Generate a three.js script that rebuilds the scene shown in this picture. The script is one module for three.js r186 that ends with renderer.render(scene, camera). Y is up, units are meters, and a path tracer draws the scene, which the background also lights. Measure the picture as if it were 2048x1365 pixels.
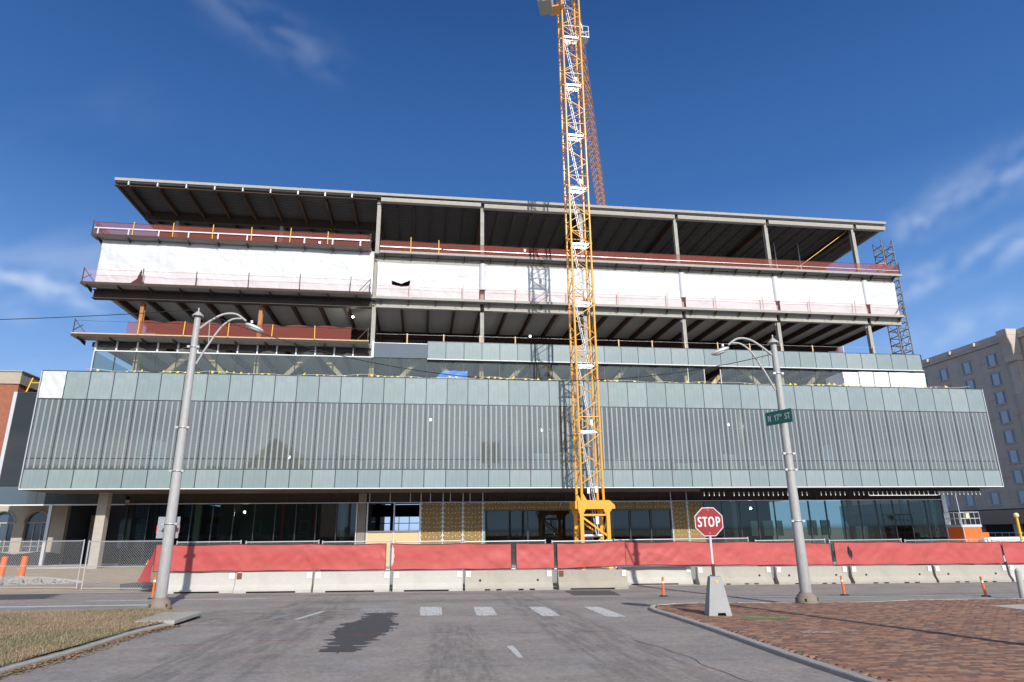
import * as THREE from 'three';
import { mergeGeometries } from 'three/addons/utils/BufferGeometryUtils.js';
import { FontLoader } from 'three/addons/loaders/FontLoader.js';
import { TextGeometry } from 'three/addons/geometries/TextGeometry.js';

// ---------------------------------------------------------------- camera, sky, sun, exposure
const R = Math.PI / 180;
const scene = new THREE.Scene();
const camera = new THREE.PerspectiveCamera(55.77, 2048 / 1365, 0.1, 2000);
camera.position.set(0, 2.0, 0);
camera.rotation.order = 'YXZ';
camera.rotation.set(16.4 * R, -8.05 * R, -0.677 * R);
const renderer = new THREE.WebGLRenderer({ antialias: true });
renderer.setSize(1024, 682);
renderer.toneMapping = THREE.LinearToneMapping;
renderer.toneMappingExposure = 1.2;
renderer.shadowMap.enabled = true;
const SUN_EL = 31 * R, SUN_AZ = 12 * R;      // the sun stands behind the camera, to its right
const sunDir = new THREE.Vector3(Math.sin(SUN_AZ) * Math.cos(SUN_EL), Math.sin(SUN_EL), Math.cos(SUN_AZ) * Math.cos(SUN_EL));

let seed = 12345;
function rnd() { seed = (seed * 1664525 + 1013904223) >>> 0; return seed / 4294967296; }
const rr = (a, b) => a + (b - a) * rnd();
function hash2(x, y) { let h = (Math.imul(x | 0, 374761393) + Math.imul(y | 0, 668265263)) >>> 0; h = Math.imul(h ^ (h >>> 13), 1274126177) >>> 0; return ((h ^ (h >>> 16)) >>> 0) / 4294967296; }
const sm = t => t * t * (3 - 2 * t);
function vnoise(x, y, p = 0) {
  const xi = Math.floor(x), yi = Math.floor(y), fx = sm(x - xi), fy = sm(y - yi);
  const w = p ? (a => ((a % p) + p) % p) : (a => a);
  const a = hash2(w(xi), w(yi)), b = hash2(w(xi + 1), w(yi)), c = hash2(w(xi), w(yi + 1)), d = hash2(w(xi + 1), w(yi + 1));
  return (a + (b - a) * fx) * (1 - fy) + (c + (d - c) * fx) * fy;
}
function fbm(x, y, o = 4, p = 0) { let s = 0, a = 0.5, n = 0; for (let i = 0; i < o; i++) { s += a * vnoise(x, y, p); n += a; a *= 0.5; x = x * 2 + (p ? 0 : 17.3); y = y * 2 + (p ? 0 : 9.1); if (p) p *= 2; } return s / n; }
const clamp = (v, a = 0, b = 1) => Math.min(b, Math.max(a, v));
const mix = (a, b, t) => a + (b - a) * t;
const sstep = (a, b, x) => sm(clamp((x - a) / (b - a)));

const STREAKS = [[-33.5, 18.2, -26.5, 16.9, 0.9, 0.8], [-22.5, 41.2, -11, 38.6, 1.5, 0.16], [41, 22.1, 43.8, 22.1, 0.9, 0.55], [40.8, 17.6, 49.5, 19.4, 1.0, 0.6], [44.5, 23, 51, 24.6, 1.3, 0.42], [40, 13.2, 47, 14.6, 1.0, 0.3]];
// sky: clear late-autumn blue with thin wind-drawn cirrus
{
  const W = 1024, H = 512, data = new Float32Array(W * H * 4);
  for (let j = 0; j < H; j++) for (let i = 0; i < W; i++) {
    const el = ((j + 0.5) / H - 0.5) * Math.PI, ph = ((i + 0.5) / W - 0.5) * 2 * Math.PI;
    const y = Math.sin(el), c = Math.cos(el), x = c * Math.cos(ph), z = c * Math.sin(ph);
    const e = Math.max(0, el / R);
    const stops = [[0, [0.40, 0.56, 0.80]], [8, [0.27, 0.46, 0.80]], [18, [0.108, 0.255, 0.575]], [28, [0.045, 0.138, 0.385]], [44, [0.0205, 0.075, 0.238]], [90, [0.011, 0.045, 0.155]]];
    let k = 0; while (k < stops.length - 2 && e > stops[k + 1][0]) k++;
    const t = clamp((e - stops[k][0]) / (stops[k + 1][0] - stops[k][0]));
    const col = [0, 1, 2].map(n => mix(stops[k][1][n], stops[k + 1][1][n], t));
    const cs = x * sunDir.x + y * sunDir.y + z * sunDir.z;
    const g = Math.pow(Math.max(0, cs), 6) * 0.16 + Math.pow(Math.max(0, cs), 60) * 0.7;
    col[0] += g; col[1] += g * 0.97; col[2] += g * 0.9;
    // cirrus: streaks on a high plane, drawn out along one wind direction
    if (y > 0.01) {
      const s = 1 / (y + 0.10), px = x * s, pz = z * s;
      const wa = 0.5, u = px * Math.cos(wa) + pz * Math.sin(wa), v = -px * Math.sin(wa) + pz * Math.cos(wa);
      const patch = fbm(u * 0.55 + 3.1, v * 0.55 + 8.7, 3), wisp = fbm(u * 1.6 + 40 + fbm(u * 2, v * 2, 2) * 1.2, v * 5.2 + 11, 5);
      let d = sstep(0.5, 0.74, patch) * sstep(0.42, 0.85, wisp) * 0.8;
      d *= sstep(0.02, 0.12, y) * (1 - 0.6 * sstep(0.5, 0.75, y));
      // a veil of broken cloud stands in the south, over the street behind the camera
      const south = sstep(-0.15, 0.55, z / c); d = Math.max(d, south * sstep(0.30, 0.66, fbm(px * 1.1 + 70, pz * 1.1 + 20, 5)) * sstep(0.03, 0.1, y) * (1 - 0.7 * sstep(0.35, 0.7, y)) * 0.95);
      const lift = 1 + 1.0 * Math.pow(Math.max(0, cs), 3);
      const cc = [0.66 * lift, 0.74 * lift, 0.88 * lift];
      // single wind-drawn streaks: azimuth and elevation of both ends, half width, strength
      const az = Math.atan2(x, -z) / R;
      for (const [a0, e0, a1, e1, hw, st] of STREAKS) { const du = a1 - a0, dv = e1 - e0, L2 = du * du + dv * dv, tt = ((az - a0) * du + (e - e0) * dv) / L2, dist = Math.abs((az - a0) * dv - (e - e0) * du) / Math.sqrt(L2); if (tt < -0.4 || tt > 1.4) continue; const wv = fbm(tt * 5 + a0, dist * 1.4 * Math.sign((az - a0) * dv - (e - e0) * du) + e0 + tt * 2, 5); const k = Math.exp(-Math.pow(dist / hw, 2)) * sstep(-0.4, 0.15, tt) * (1 - sstep(0.8, 1.4, tt)); d = Math.max(d, st * k * sstep(0.25, 0.75, wv)); }
      for (let n = 0; n < 3; n++) col[n] = mix(col[n], cc[n], d * 0.75);
    } else if (el < 0) { for (let n = 0; n < 3; n++) col[n] = mix(col[n], [0.12, 0.115, 0.11][n], sstep(0, 4, -el / R)); }
    const o = (j * W + i) * 4; data[o] = col[0]; data[o + 1] = col[1]; data[o + 2] = col[2]; data[o + 3] = 1;
  }
  const sky = new THREE.DataTexture(data, W, H, THREE.RGBAFormat, THREE.FloatType);
  sky.mapping = THREE.EquirectangularReflectionMapping; sky.magFilter = THREE.LinearFilter; sky.minFilter = THREE.LinearFilter; sky.wrapS = THREE.RepeatWrapping; sky.needsUpdate = true;
  scene.background = sky; scene.environment = sky;
}
const sun = new THREE.DirectionalLight(new THREE.Color(1.0, 0.955, 0.89), 4.2);
sun.position.copy(sunDir).multiplyScalar(150).add(new THREE.Vector3(10, 0, -45));
sun.target.position.set(10, 0, -45);
sun.castShadow = true; sun.shadow.mapSize.set(4096, 4096); sun.shadow.radius = 1;
Object.assign(sun.shadow.camera, { left: -90, right: 90, top: 90, bottom: -90, near: 1, far: 400 });
scene.add(sun, sun.target);

// ---------------------------------------------------------------- helpers
const gy = (x, z) => 0.015 * Math.max(z, -30) - 0.011 * x;      // the street falls gently away from the camera and to the right
const used = {};
function numbered(n) { if (!(n in used)) { used[n] = 0; return n; } used[n]++; return n + '_' + String(used[n]).padStart(3, '0'); }
function tag(o, label, category, group) { o.userData.label = label; o.userData.category = category; if (group) o.userData.group = group; return o; }
function thing(name, label, category, pos = [0, 0, 0], turn = 0, group) {
  const o = new THREE.Group(); o.name = numbered(name); o.position.set(...pos); o.rotation.y = turn; scene.add(o); return tag(o, label, category, group);
}
function part(name, geo, mat, parent) { const m = new THREE.Mesh(geo, mat); m.name = name; m.castShadow = m.receiveShadow = true; parent.add(m); return m; }
function sub(name, parent) { const g = new THREE.Group(); g.name = name; parent.add(g); return g; }
function single(name, geo, mat, label, category, group) { const m = part(numbered(name), geo, mat, scene); return tag(m, label, category, group); }
function struct(name, geo, mat) { const m = part(numbered(name), geo, mat, scene); m.userData.kind = 'structure'; return m; }
// give a geometry uv in metres by its dominant normal
function uvm(g, s = 1) {
  const n = g.attributes.normal, p = g.attributes.position, uv = new Float32Array(p.count * 2);
  for (let i = 0; i < p.count; i++) {
    const ax = Math.abs(n.getX(i)), ay = Math.abs(n.getY(i)), az = Math.abs(n.getZ(i));
    let u, v; if (ay >= ax && ay >= az) { u = p.getX(i); v = p.getZ(i); } else if (ax > az) { u = p.getZ(i); v = p.getY(i); } else { u = p.getX(i); v = p.getY(i); }
    uv[2 * i] = u * s; uv[2 * i + 1] = v * s;
  }
  g.setAttribute('uv', new THREE.BufferAttribute(uv, 2)); return g;
}
const clean = g => { g = g.index ? g.toNonIndexed() : g; for (const k of Object.keys(g.attributes)) if (!['position', 'normal', 'uv'].includes(k)) g.deleteAttribute(k); return g; };
const merge = a => mergeGeometries(a.map(clean));
function bx(x0, x1, y0, y1, z0, z1) { const g = new THREE.BoxGeometry(Math.abs(x1 - x0), Math.abs(y1 - y0), Math.abs(z1 - z0)); g.translate((x0 + x1) / 2, (y0 + y1) / 2, (z0 + z1) / 2); return uvm(g); }
function cbx(w, h, d, x = 0, y = 0, z = 0) { return bx(x - w / 2, x + w / 2, y - h / 2, y + h / 2, z - d / 2, z + d / 2); }
const V = (x, y, z) => new THREE.Vector3(x, y, z);
function bar(a, b, r, seg = 6, r2 = r) {
  const d = b.clone().sub(a), L = d.length(), g = new THREE.CylinderGeometry(r2, r, L, seg, 1);
  g.translate(0, L / 2, 0); g.applyQuaternion(new THREE.Quaternion().setFromUnitVectors(V(0, 1, 0), d.normalize())); g.translate(a.x, a.y, a.z); return g;
}
function strut(a, b, w, h = w) { // square bar between two points
  const d = b.clone().sub(a), L = d.length(), g = new THREE.BoxGeometry(w, h, L);
  const m = new THREE.Matrix4().lookAt(b, a, Math.abs(d.y) > 0.98 * L ? V(0, 0, 1) : V(0, 1, 0)); g.applyMatrix4(m); g.translate((a.x + b.x) / 2, (a.y + b.y) / 2, (a.z + b.z) / 2); return g;
}
function tube(pts, r, seg = 24, rad = 8) { return new THREE.TubeGeometry(new THREE.CatmullRomCurve3(pts), seg, r, rad, false); }
function ibeam(L, depth, w, tf = 0.03, tw = 0.02) { // along z, from 0 to -L, top at y=0
  return merge([bx(-w / 2, w / 2, -tf, 0, -L, 0), bx(-w / 2, w / 2, -depth, -depth + tf, -L, 0), bx(-tw / 2, tw / 2, -depth + tf, -tf, -L, 0)]);
}
function grid(nx, ny, f) { // parametric sheet, f(u,v)->[x,y,z]
  const pos = [], uv = [], idx = [];
  for (let j = 0; j <= ny; j++) for (let i = 0; i <= nx; i++) { const q = f(i / nx, j / ny); pos.push(...q); uv.push(q[0], q[1]); }
  for (let j = 0; j < ny; j++) for (let i = 0; i < nx; i++) { const a = j * (nx + 1) + i, b = a + 1, c = a + nx + 1, d = c + 1; idx.push(a, b, d, a, d, c); }
  const g = new THREE.BufferGeometry(); g.setAttribute('position', new THREE.Float32BufferAttribute(pos, 3)); g.setAttribute('uv', new THREE.Float32BufferAttribute(uv, 2)); g.setIndex(idx); g.computeVertexNormals(); return g;
}
// tileable texture from a function of (u,v) in 0..1 giving [r,g,b] (sRGB 0..1) or a grey value
function tex(n, f, srgb = true, rep = 1) {
  const d = new Uint8Array(n * n * 4);
  for (let j = 0; j < n; j++) for (let i = 0; i < n; i++) { let c = f(i / n, j / n); if (typeof c === 'number') c = [c, c, c]; const o = (j * n + i) * 4; d[o] = clamp(c[0]) * 255; d[o + 1] = clamp(c[1]) * 255; d[o + 2] = clamp(c[2]) * 255; d[o + 3] = 255; }
  const t = new THREE.DataTexture(d, n, n); t.wrapS = t.wrapT = THREE.RepeatWrapping; t.magFilter = THREE.LinearFilter; t.minFilter = THREE.LinearMipmapLinearFilter; t.generateMipmaps = true;
  if (srgb) t.colorSpace = THREE.SRGBColorSpace; t.repeat.set(rep, rep); t.needsUpdate = true; return t;
}
const L2S = v => v <= 0.0031308 ? v * 12.92 : 1.055 * Math.pow(v, 1 / 2.4) - 0.055;
const lin = (r, g, b) => new THREE.Color().setRGB(r, g, b);
const tint = (c, k) => [L2S(c[0] * k), L2S(c[1] * k), L2S(c[2] * k)];
const std = (c, rough = 0.8, metal = 0, extra = {}) => new THREE.MeshStandardMaterial({ color: lin(...c), roughness: rough, metalness: metal, ...extra });
// a material whose colour varies with layered noise (metres per repeat = 1/rep)
function noisy(c, amt, rough, rep, { sx = 6, sy = 6, metal = 0, bump = 0, n = 256, fine = 0.5 } = {}) {
  const t = tex(n, (u, v) => tint(c, 1 + amt * ((fbm(u * sx, v * sy, 4, sx === sy ? sx : 0) - 0.5) * 2 * (1 - fine) + (hash2(u * n * 1.0, v * n * 1.0) - 0.5) * 2 * fine)), true, rep);
  const m = new THREE.MeshStandardMaterial({ map: t, roughness: rough, metalness: metal });
  if (bump) { const b = tex(n, (u, v) => 0.5 + 0.5 * (fbm(u * 16, v * 16, 3, 16) - 0.5) + 0.3 * (hash2(u * n + 7, v * n) - 0.5), false, rep); m.bumpMap = b; m.bumpScale = bump; }
  return m;
}

// ---------------------------------------------------------------- materials
const M = {};
M.concrete = noisy([0.42, 0.40, 0.36], 0.16, 0.9, 0.5, { bump: 0.004 });
M.slab = noisy([0.36, 0.35, 0.33], 0.18, 0.9, 0.4);
M.fireproof = noisy([0.36, 0.345, 0.305], 0.26, 0.95, 0.7, { bump: 0.012 });
M.rust = noisy([0.06, 0.03, 0.019], 0.4, 0.75, 0.6);
M.darksteel = noisy([0.062, 0.046, 0.037], 0.3, 0.7, 0.6);
M.orangesteel = noisy([0.40, 0.165, 0.045], 0.25, 0.6, 0.6);
M.tansteel = noisy([0.52, 0.35, 0.21], 0.2, 0.7, 0.6);
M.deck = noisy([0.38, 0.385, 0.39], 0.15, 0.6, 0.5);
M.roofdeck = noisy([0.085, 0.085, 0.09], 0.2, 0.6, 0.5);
M.galv = noisy([0.55, 0.56, 0.57], 0.12, 0.42, 0.8, { metal: 0.55 });
M.alu = std([0.62, 0.63, 0.63], 0.4, 0.4);
M.whitemetal = std([0.72, 0.73, 0.73], 0.45);
M.mullion = std([0.045, 0.05, 0.055], 0.4, 0.3);
M.charcoal = std([0.03, 0.03, 0.032], 0.6);
M.black = std([0.012, 0.012, 0.013], 0.8);
function frit(c) {
  const t = tex(256, (u, v) => tint(c, 1 + 0.10 * (vnoise(u * 22, v * 1.0 + 3, 22) - 0.5) + 0.12 * (vnoise(u * 9 + 50, v * 2, 0) - 0.5) + 0.05 * (fbm(u * 8, v * 8, 3, 8) - 0.5)), true, 0.65);
  return new THREE.MeshPhysicalMaterial({ map: t, roughness: 0.28, clearcoat: 0.6, clearcoatRoughness: 0.04, specularIntensity: 0.6 });
}
M.spandrel = [frit([0.232, 0.285, 0.285]), frit([0.25, 0.302, 0.302]), frit([0.215, 0.268, 0.272])];
M.darkspandrel = new THREE.MeshPhysicalMaterial({ color: lin(0.06, 0.08, 0.085), roughness: 0.08, clearcoat: 1, clearcoatRoughness: 0.03, ior: 1.8 });
M.vision = new THREE.MeshPhysicalMaterial({ color: lin(0.66, 0.70, 0.655), roughness: 0.03, transmission: 0.89, thickness: 0, ior: 1.8 });
M.ribbonglass = new THREE.MeshPhysicalMaterial({ color: lin(0.82, 0.88, 0.85), roughness: 0.02, transmission: 0.98, thickness: 0, ior: 1.5 });
M.storeglass = new THREE.MeshPhysicalMaterial({ color: lin(0.55, 0.68, 0.66), roughness: 0.02, transmission: 1, thickness: 0, ior: 1.55 });
M.winglass = new THREE.MeshPhysicalMaterial({ color: lin(0.05, 0.075, 0.10), roughness: 0.05, clearcoat: 1, clearcoatRoughness: 0.03 });
M.stripe = std([0.25, 0.28, 0.285], 0.4);
M.tarp = new THREE.MeshPhysicalMaterial({ map: tex(512, (u, v) => tint([0.55, 0.565, 0.57], 1 + 0.07 * (fbm(u * 5, v * 5, 5, 5) - 0.5) - (Math.abs(((u * 2) % 1) - 0.5) < 0.006 ? 0.07 : 0) - (hash2(u * 512, v * 512) > 0.9985 ? 0.2 : 0)), true, 0.16), roughness: 0.55 });
M.net = new THREE.MeshStandardMaterial({ color: lin(0.25, 0.062, 0.045), roughness: 0.9, transparent: true, opacity: 0.6, side: THREE.DoubleSide });
M.netpale = new THREE.MeshStandardMaterial({ color: lin(0.72, 0.28, 0.27), roughness: 0.9, transparent: true, opacity: 0.13, side: THREE.DoubleSide });
M.yellow = std([0.72, 0.42, 0.03], 0.5);
M.pine = noisy([0.62, 0.44, 0.24], 0.15, 0.8, 1.5, { sx: 3, sy: 30 });
M.craneY = new THREE.MeshPhysicalMaterial({ color: lin(0.74, 0.33, 0.012), roughness: 0.38, clearcoat: 0.8, clearcoatRoughness: 0.22 });
M.craneW = new THREE.MeshPhysicalMaterial({ color: lin(0.72, 0.73, 0.74), roughness: 0.35, metalness: 0.3 });
M.orange = std([0.80, 0.14, 0.015], 0.55);
M.blue = std([0.02, 0.16, 0.48], 0.5);

// ---------------------------------------------------------------- ground, roads, kerbs
const sheet = (x0, x1, z0, z1, nx, nz, off = 0) => { const g = grid(nx, nz, (u, v) => { const x = mix(x0, x1, u), z = mix(z0, z1, v); return [x, gy(x, z) + off, z]; }); return uvm(g); };
function polySheet(pts, off, mat, name, parent, up = gy) { // flat polygon following the ground
  const s = new THREE.Shape(pts.map(p => new THREE.Vector2(p[0], -p[1]))); const g = new THREE.ShapeGeometry(s); const p = g.attributes.position;
  for (let i = 0; i < p.count; i++) { const x = p.getX(i), z = -p.getY(i); p.setXYZ(i, x, up(x, z) + off, z); }
  g.computeVertexNormals(); uvm(g); return g;
}
{ // earth out to the horizon
  const rows = [60, 0, -30, -46, -90, -200, -900], pos = [], idx = [];
  rows.forEach(z => [-900, -60, 60, 900].forEach(x => pos.push(x, gy(clamp(x, -80, 80), z) - 0.06, z === 60 ? 900 : z)));
  for (let j = 0; j < rows.length - 1; j++) for (let i = 0; i < 3; i++) { const a = j * 4 + i; idx.push(a, a + 1, a + 5, a, a + 5, a + 4); }
  const g = new THREE.BufferGeometry(); g.setAttribute('position', new THREE.Float32BufferAttribute(pos, 3)); g.setIndex(idx); g.computeVertexNormals(); uvm(g);
  struct('ground', g, noisy([0.30, 0.24, 0.175], 0.3, 0.95, 0.25, { bump: 0.02 }));
}
const asphaltMap = tex(1024, (u, v) => {
  const f = hash2(u * 1024, v * 1024), m = fbm(u * 6, v * 6, 5, 6), st = vnoise(u * 5 + 31, v * 40, 0);
  const k = 1 + 0.75 * (f - 0.5) + 0.32 * (m - 0.5) + 0.12 * (st - 0.5) + 0.5 * (fbm(u * 64, v * 64, 3, 64) - 0.5) + (hash2(Math.floor(u * 400), Math.floor(v * 400) + 3) > 0.985 ? 0.5 : 0); const w = (fbm(u * 4 + 9, v * 4, 3, 4) - 0.5) * 0.10;
  return tint([0.262 * (1 + w), 0.236, 0.214 * (1 - w)], k);
}, true, 0.25);
const asphaltBump = tex(512, (u, v) => hash2(u * 512, v * 512) * 0.7 + 0.3 * fbm(u * 32, v * 32, 2, 32), false, 0.5);
M.asphalt = new THREE.MeshStandardMaterial({ map: asphaltMap, roughness: 0.9, bumpMap: asphaltBump, bumpScale: 0.006 });
struct('road', sheet(-70, 90, 30, -34, 32, 16, 0), M.asphalt);
const alphaNoisy = (c, edge, seedo, n = 256) => { // worn paint or dark marks with ragged edges
  const d = new Uint8Array(n * n * 4); for (let j = 0; j < n; j++) for (let i = 0; i < n; i++) { const a = edge(i / n, j / n, fbm(i / n * 24 + seedo, j / n * 24, 4)), o = (j * n + i) * 4; const k = 0.9 + 0.2 * hash2(i + seedo, j); d[o] = clamp(L2S(c[0] * k)) * 255; d[o + 1] = clamp(L2S(c[1] * k)) * 255; d[o + 2] = clamp(L2S(c[2] * k)) * 255; d[o + 3] = clamp(a) * 255; }
  const t = new THREE.DataTexture(d, n, n); t.colorSpace = THREE.SRGBColorSpace; t.magFilter = THREE.LinearFilter; t.minFilter = THREE.LinearMipmapLinearFilter; t.generateMipmaps = true; t.needsUpdate = true;
  return new THREE.MeshStandardMaterial({ map: t, transparent: true, roughness: 0.9 });
};
function quadSheet(c4, off, n = 6) { // c4: corners far-left, far-right, near-right, near-left
  const g = grid(n, n, (u, v) => { const x = mix(mix(c4[0][0], c4[1][0], u), mix(c4[3][0], c4[2][0], u), v), z = mix(mix(c4[0][1], c4[1][1], u), mix(c4[3][1], c4[2][1], u), v); return [x, gy(x, z) + off, z]; });
  const uv = []; for (let j = 0; j <= n; j++) for (let i = 0; i <= n; i++) uv.push(i / n, 1 - j / n); g.setAttribute('uv', new THREE.Float32BufferAttribute(uv, 2)); g.index.array.reverse(); g.computeVertexNormals(); return g;
}
const mark = (name, c4, mat, off = 0.006) => struct(name, quadSheet(c4, off), mat);
const paintA = alphaNoisy([0.56, 0.56, 0.54], (u, v, n) => (Math.min(u, 1 - u) * 14) * (Math.min(v, 1 - v) * 14) * 0.9 + 0.1 > 0.3 ? sstep(0.30, 0.52, n + 0.10) * 0.92 : 0, 3);
const paintB = alphaNoisy([0.5, 0.5, 0.49], (u, v, n) => sstep(0.42, 0.62, n) * 0.7, 19);
for (const s of [[[0.09, -22.7], [0.78, -22.6], [0.72, -19.95], [0.07, -20.0]], [[1.80, -22.4], [2.40, -22.35], [2.28, -19.7], [1.67, -19.76]], [[3.55, -22.15], [4.13, -22.05], [4.03, -19.25], [3.50, -19.33]], [[5.30, -21.85], [5.83, -21.77], [5.80, -18.7], [5.26, -18.9]]]) mark('crosswalk_stripe', s, paintA);
mark('crosswalk_stripe', [[-1.75, -23.0], [-0.9, -22.9], [-0.92, -20.9], [-1.7, -21.0]], paintB);
for (const s of [[[0.85, -19.65], [1.6, -19.5], [1.6, -19.38], [0.85, -19.5]], [[2.6, -19.3], [3.5, -19.15], [3.5, -19.0], [2.6, -19.16]], [[4.1, -19.0], [5.2, -18.8], [5.2, -18.68], [4.1, -18.85]], [[1.0, -23.3], [6.0, -22.5], [6.0, -22.3], [1.0, -23.1]]]) mark('crosswalk_edge_line', s, paintB);
mark('worn_paint_mark', [[1.80, -14.1], [1.95, -14.1], [1.93, -12.6], [1.83, -12.7]], paintA);
mark('worn_paint_mark', [[-3.6, -21.6], [-3.45, -21.6], [-4.0, -19.4], [-4.15, -19.4]], paintB); mark('worn_paint_mark', [[-2.9, -21.8], [-2.75, -21.8], [-3.2, -19.6], [-3.35, -19.6]], paintA);
for (const [x0, x1, z, w, m] of [[-11.9, -5.6, -26.9, 0.22, paintA], [-30, -8.6, -24.9, 0.42, paintA], [-5, 9, -25.5, 0.12, paintB], [10.6, 14.6, -24.6, 0.14, paintA], [14.9, 40, -24.1, 0.14, paintA], [10.5, 40, -22.95, 0.13, paintB], [-30, -16, -26.3, 0.13, paintB]]) {
  for (let x = x0; x < x1 - 0.3; x += 3.2) { const xe = Math.min(x1, x + 3.2), zz = z + (x < 10 ? 0 : 0.0); mark('lane_line', [[x, zz - w / 2], [xe, zz - w / 2], [xe, zz + w / 2], [x, zz + w / 2]], m, 0.006); }
}
// dark blotch with a combed outline, patched asphalt, and a dark area of road
const blotchM = alphaNoisy([0.062, 0.062, 0.064], (u, v, n) => {
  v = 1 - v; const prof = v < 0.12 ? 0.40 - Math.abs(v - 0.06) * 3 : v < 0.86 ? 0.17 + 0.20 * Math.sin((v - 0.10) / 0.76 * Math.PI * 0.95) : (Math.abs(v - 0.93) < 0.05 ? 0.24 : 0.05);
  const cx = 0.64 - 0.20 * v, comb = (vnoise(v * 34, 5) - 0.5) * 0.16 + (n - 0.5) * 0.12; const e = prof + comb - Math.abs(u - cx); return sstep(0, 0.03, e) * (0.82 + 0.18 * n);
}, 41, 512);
mark('dark_blotch', [[-2.15, -21.3], [-0.35, -21.0], [-0.45, -13.5], [-2.3, -13.8]], blotchM, 0.004);
const patchM = alphaNoisy([0.075, 0.073, 0.074], (u, v, n) => sstep(0.0, 0.04, Math.min(u, 1 - u, v, 1 - v) + (n - 0.5) * 0.03) * 0.92, 77);
mark('dark_road_patch', [[6.2, -29.1], [8.3, -29.1], [7.95, -26.2], [6.05, -26.5]], patchM, 0.004);
mark('dark_road_patch', [[-30, -30.6], [-14.4, -30.9], [-13.6, -28.2], [-30, -26.2]], patchM, 0.004);  // far-left dark area of the road, ragged along its edges
const seal = alphaNoisy([0.14, 0.135, 0.13], (u, v, n) => sstep(0.2, 0.8, n) * 0.22 * sstep(0, 0.15, Math.min(u, 1 - u)) * sstep(0, 0.2, Math.min(v, 1 - v)), 101);
for (const c of [[[-4.3, -30], [-2.0, -30], [-2.3, -8], [-5.0, -8]], [[2.9, -30], [4.6, -30], [5.0, -8], [2.7, -8]], [[0.4, -19], [1.5, -19], [1.3, -7], [-0.2, -7]], [[-8, -26], [30, -25], [30, -23.6], [-8, -24.4]], [[-9, -29.4], [12, -28.6], [12, -27.2], [-9, -28]], [[-7, -23], [-1, -23.3], [-2, -18], [-6, -18]]]) mark('worn_asphalt', c, seal, 0.002);
const crackM = std([0.04, 0.04, 0.04], 0.95);
{ const pts = [[4.6, -14.5], [4.9, -12.6], [4.85, -11], [5.1, -9.2], [5.0, -7]], gs = []; for (let i = 0; i < 4; i++) for (let k = 0; k < 5; k++) { const a = k / 5, b = (k + 1) / 5, f = t => [mix(pts[i][0], pts[i + 1][0], t) + 0.05 * Math.sin((i + t) * 23), mix(pts[i][1], pts[i + 1][1], t)]; const p = f(a), q = f(b); gs.push(quadSheet([[q[0] - 0.008, q[1]], [q[0] + 0.008, q[1]], [p[0] + 0.008, p[1]], [p[0] - 0.008, p[1]]], 0.005, 1)); } struct('asphalt_crack', merge(gs), crackM); }
const spray = (c, s) => alphaNoisy(c, (u, v, n) => sstep(0.35, 0.7, n) * 0.75 * sstep(0, 0.3, Math.min(v, 1 - v)), s, 128);
const sprayRed = spray([0.5, 0.09, 0.09], 5), sprayGreen = spray([0.05, 0.42, 0.13], 8), sprayOrange = spray([0.5, 0.25, 0.06], 9);
for (const [x0, x1, z] of [[-5.3, -4.2, -15.2], [-3.4, -2.4, -15.6], [-1.6, -0.8, -16.2], [0.1, 0.8, -16.3], [1.9, 2.8, -16.0], [3.6, 4.6, -16.0]]) mark('survey_paint_line', [[x0, z - 0.06], [x1, z - 0.06], [x1, z + 0.06], [x0, z + 0.06]], sprayRed);
mark('survey_paint_line', [[-4.8, -23.2], [-4.2, -23.6], [-4.1, -23.3], [-4.7, -22.9]], sprayOrange);

// kerb run along a polyline, with rounded nose
M.kerb = noisy([0.36, 0.34, 0.305], 0.25, 0.9, 0.8, { bump: 0.006 });
function kerb(pts, side, name = 'kerb') {
  const c = new THREE.CatmullRomCurve3(pts.map(p => V(p[0], gy(p[0], p[1]), p[1]))); const n = pts.length * 8, P = [];
  const prof = [[0, -0.1], [0, 0.045], [0.015, 0.072], [0.045, 0.084], [0.15, 0.09], [0.155, -0.1]];
  const fr = []; for (let i = 0; i <= n; i++) { const q = c.getPoint(i / n), t = c.getTangent(i / n); fr.push([q, V(-t.z, 0, t.x).normalize().multiplyScalar(side)]); }
  const g = grid(prof.length - 1, n, (u, v) => { const k = Math.round(u * (prof.length - 1)), i = Math.round(v * n), [q, nn] = fr[i]; return [q.x + nn.x * prof[k][0], q.y + prof[k][1] + 0.004 * Math.sin(i * 3.7), q.z + nn.z * prof[k][0]]; });
  return struct(name, uvm(g), M.kerb);
}
const rk = [[6.3, 4], [6.42, -4], [6.5, -9.5], [6.6, -12.2], [6.84, -15.7], [6.95, -18.6], [7.0, -20.2], [7.3, -21.1], [8.3, -21.7], [9.4, -21.8], [11.5, -21.5], [14.8, -21.2], [17, -21.7], [21, -21.5], [45, -21.2]];
kerb(rk, 1);
const lk = [[-6.9, 4], [-6.6, -6], [-6.55, -12.3], [-6.38, -14.5], [-6.33, -17.4], [-6.12, -18.7]];
const lk2 = [[-6.12, -20.4], [-6.4, -21.3], [-7.4, -22.2], [-8.4, -22.5], [-9.7, -22.2], [-11.4, -21.6], [-30, -21.2]];
kerb(lk, -1); kerb(lk2, -1);

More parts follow.
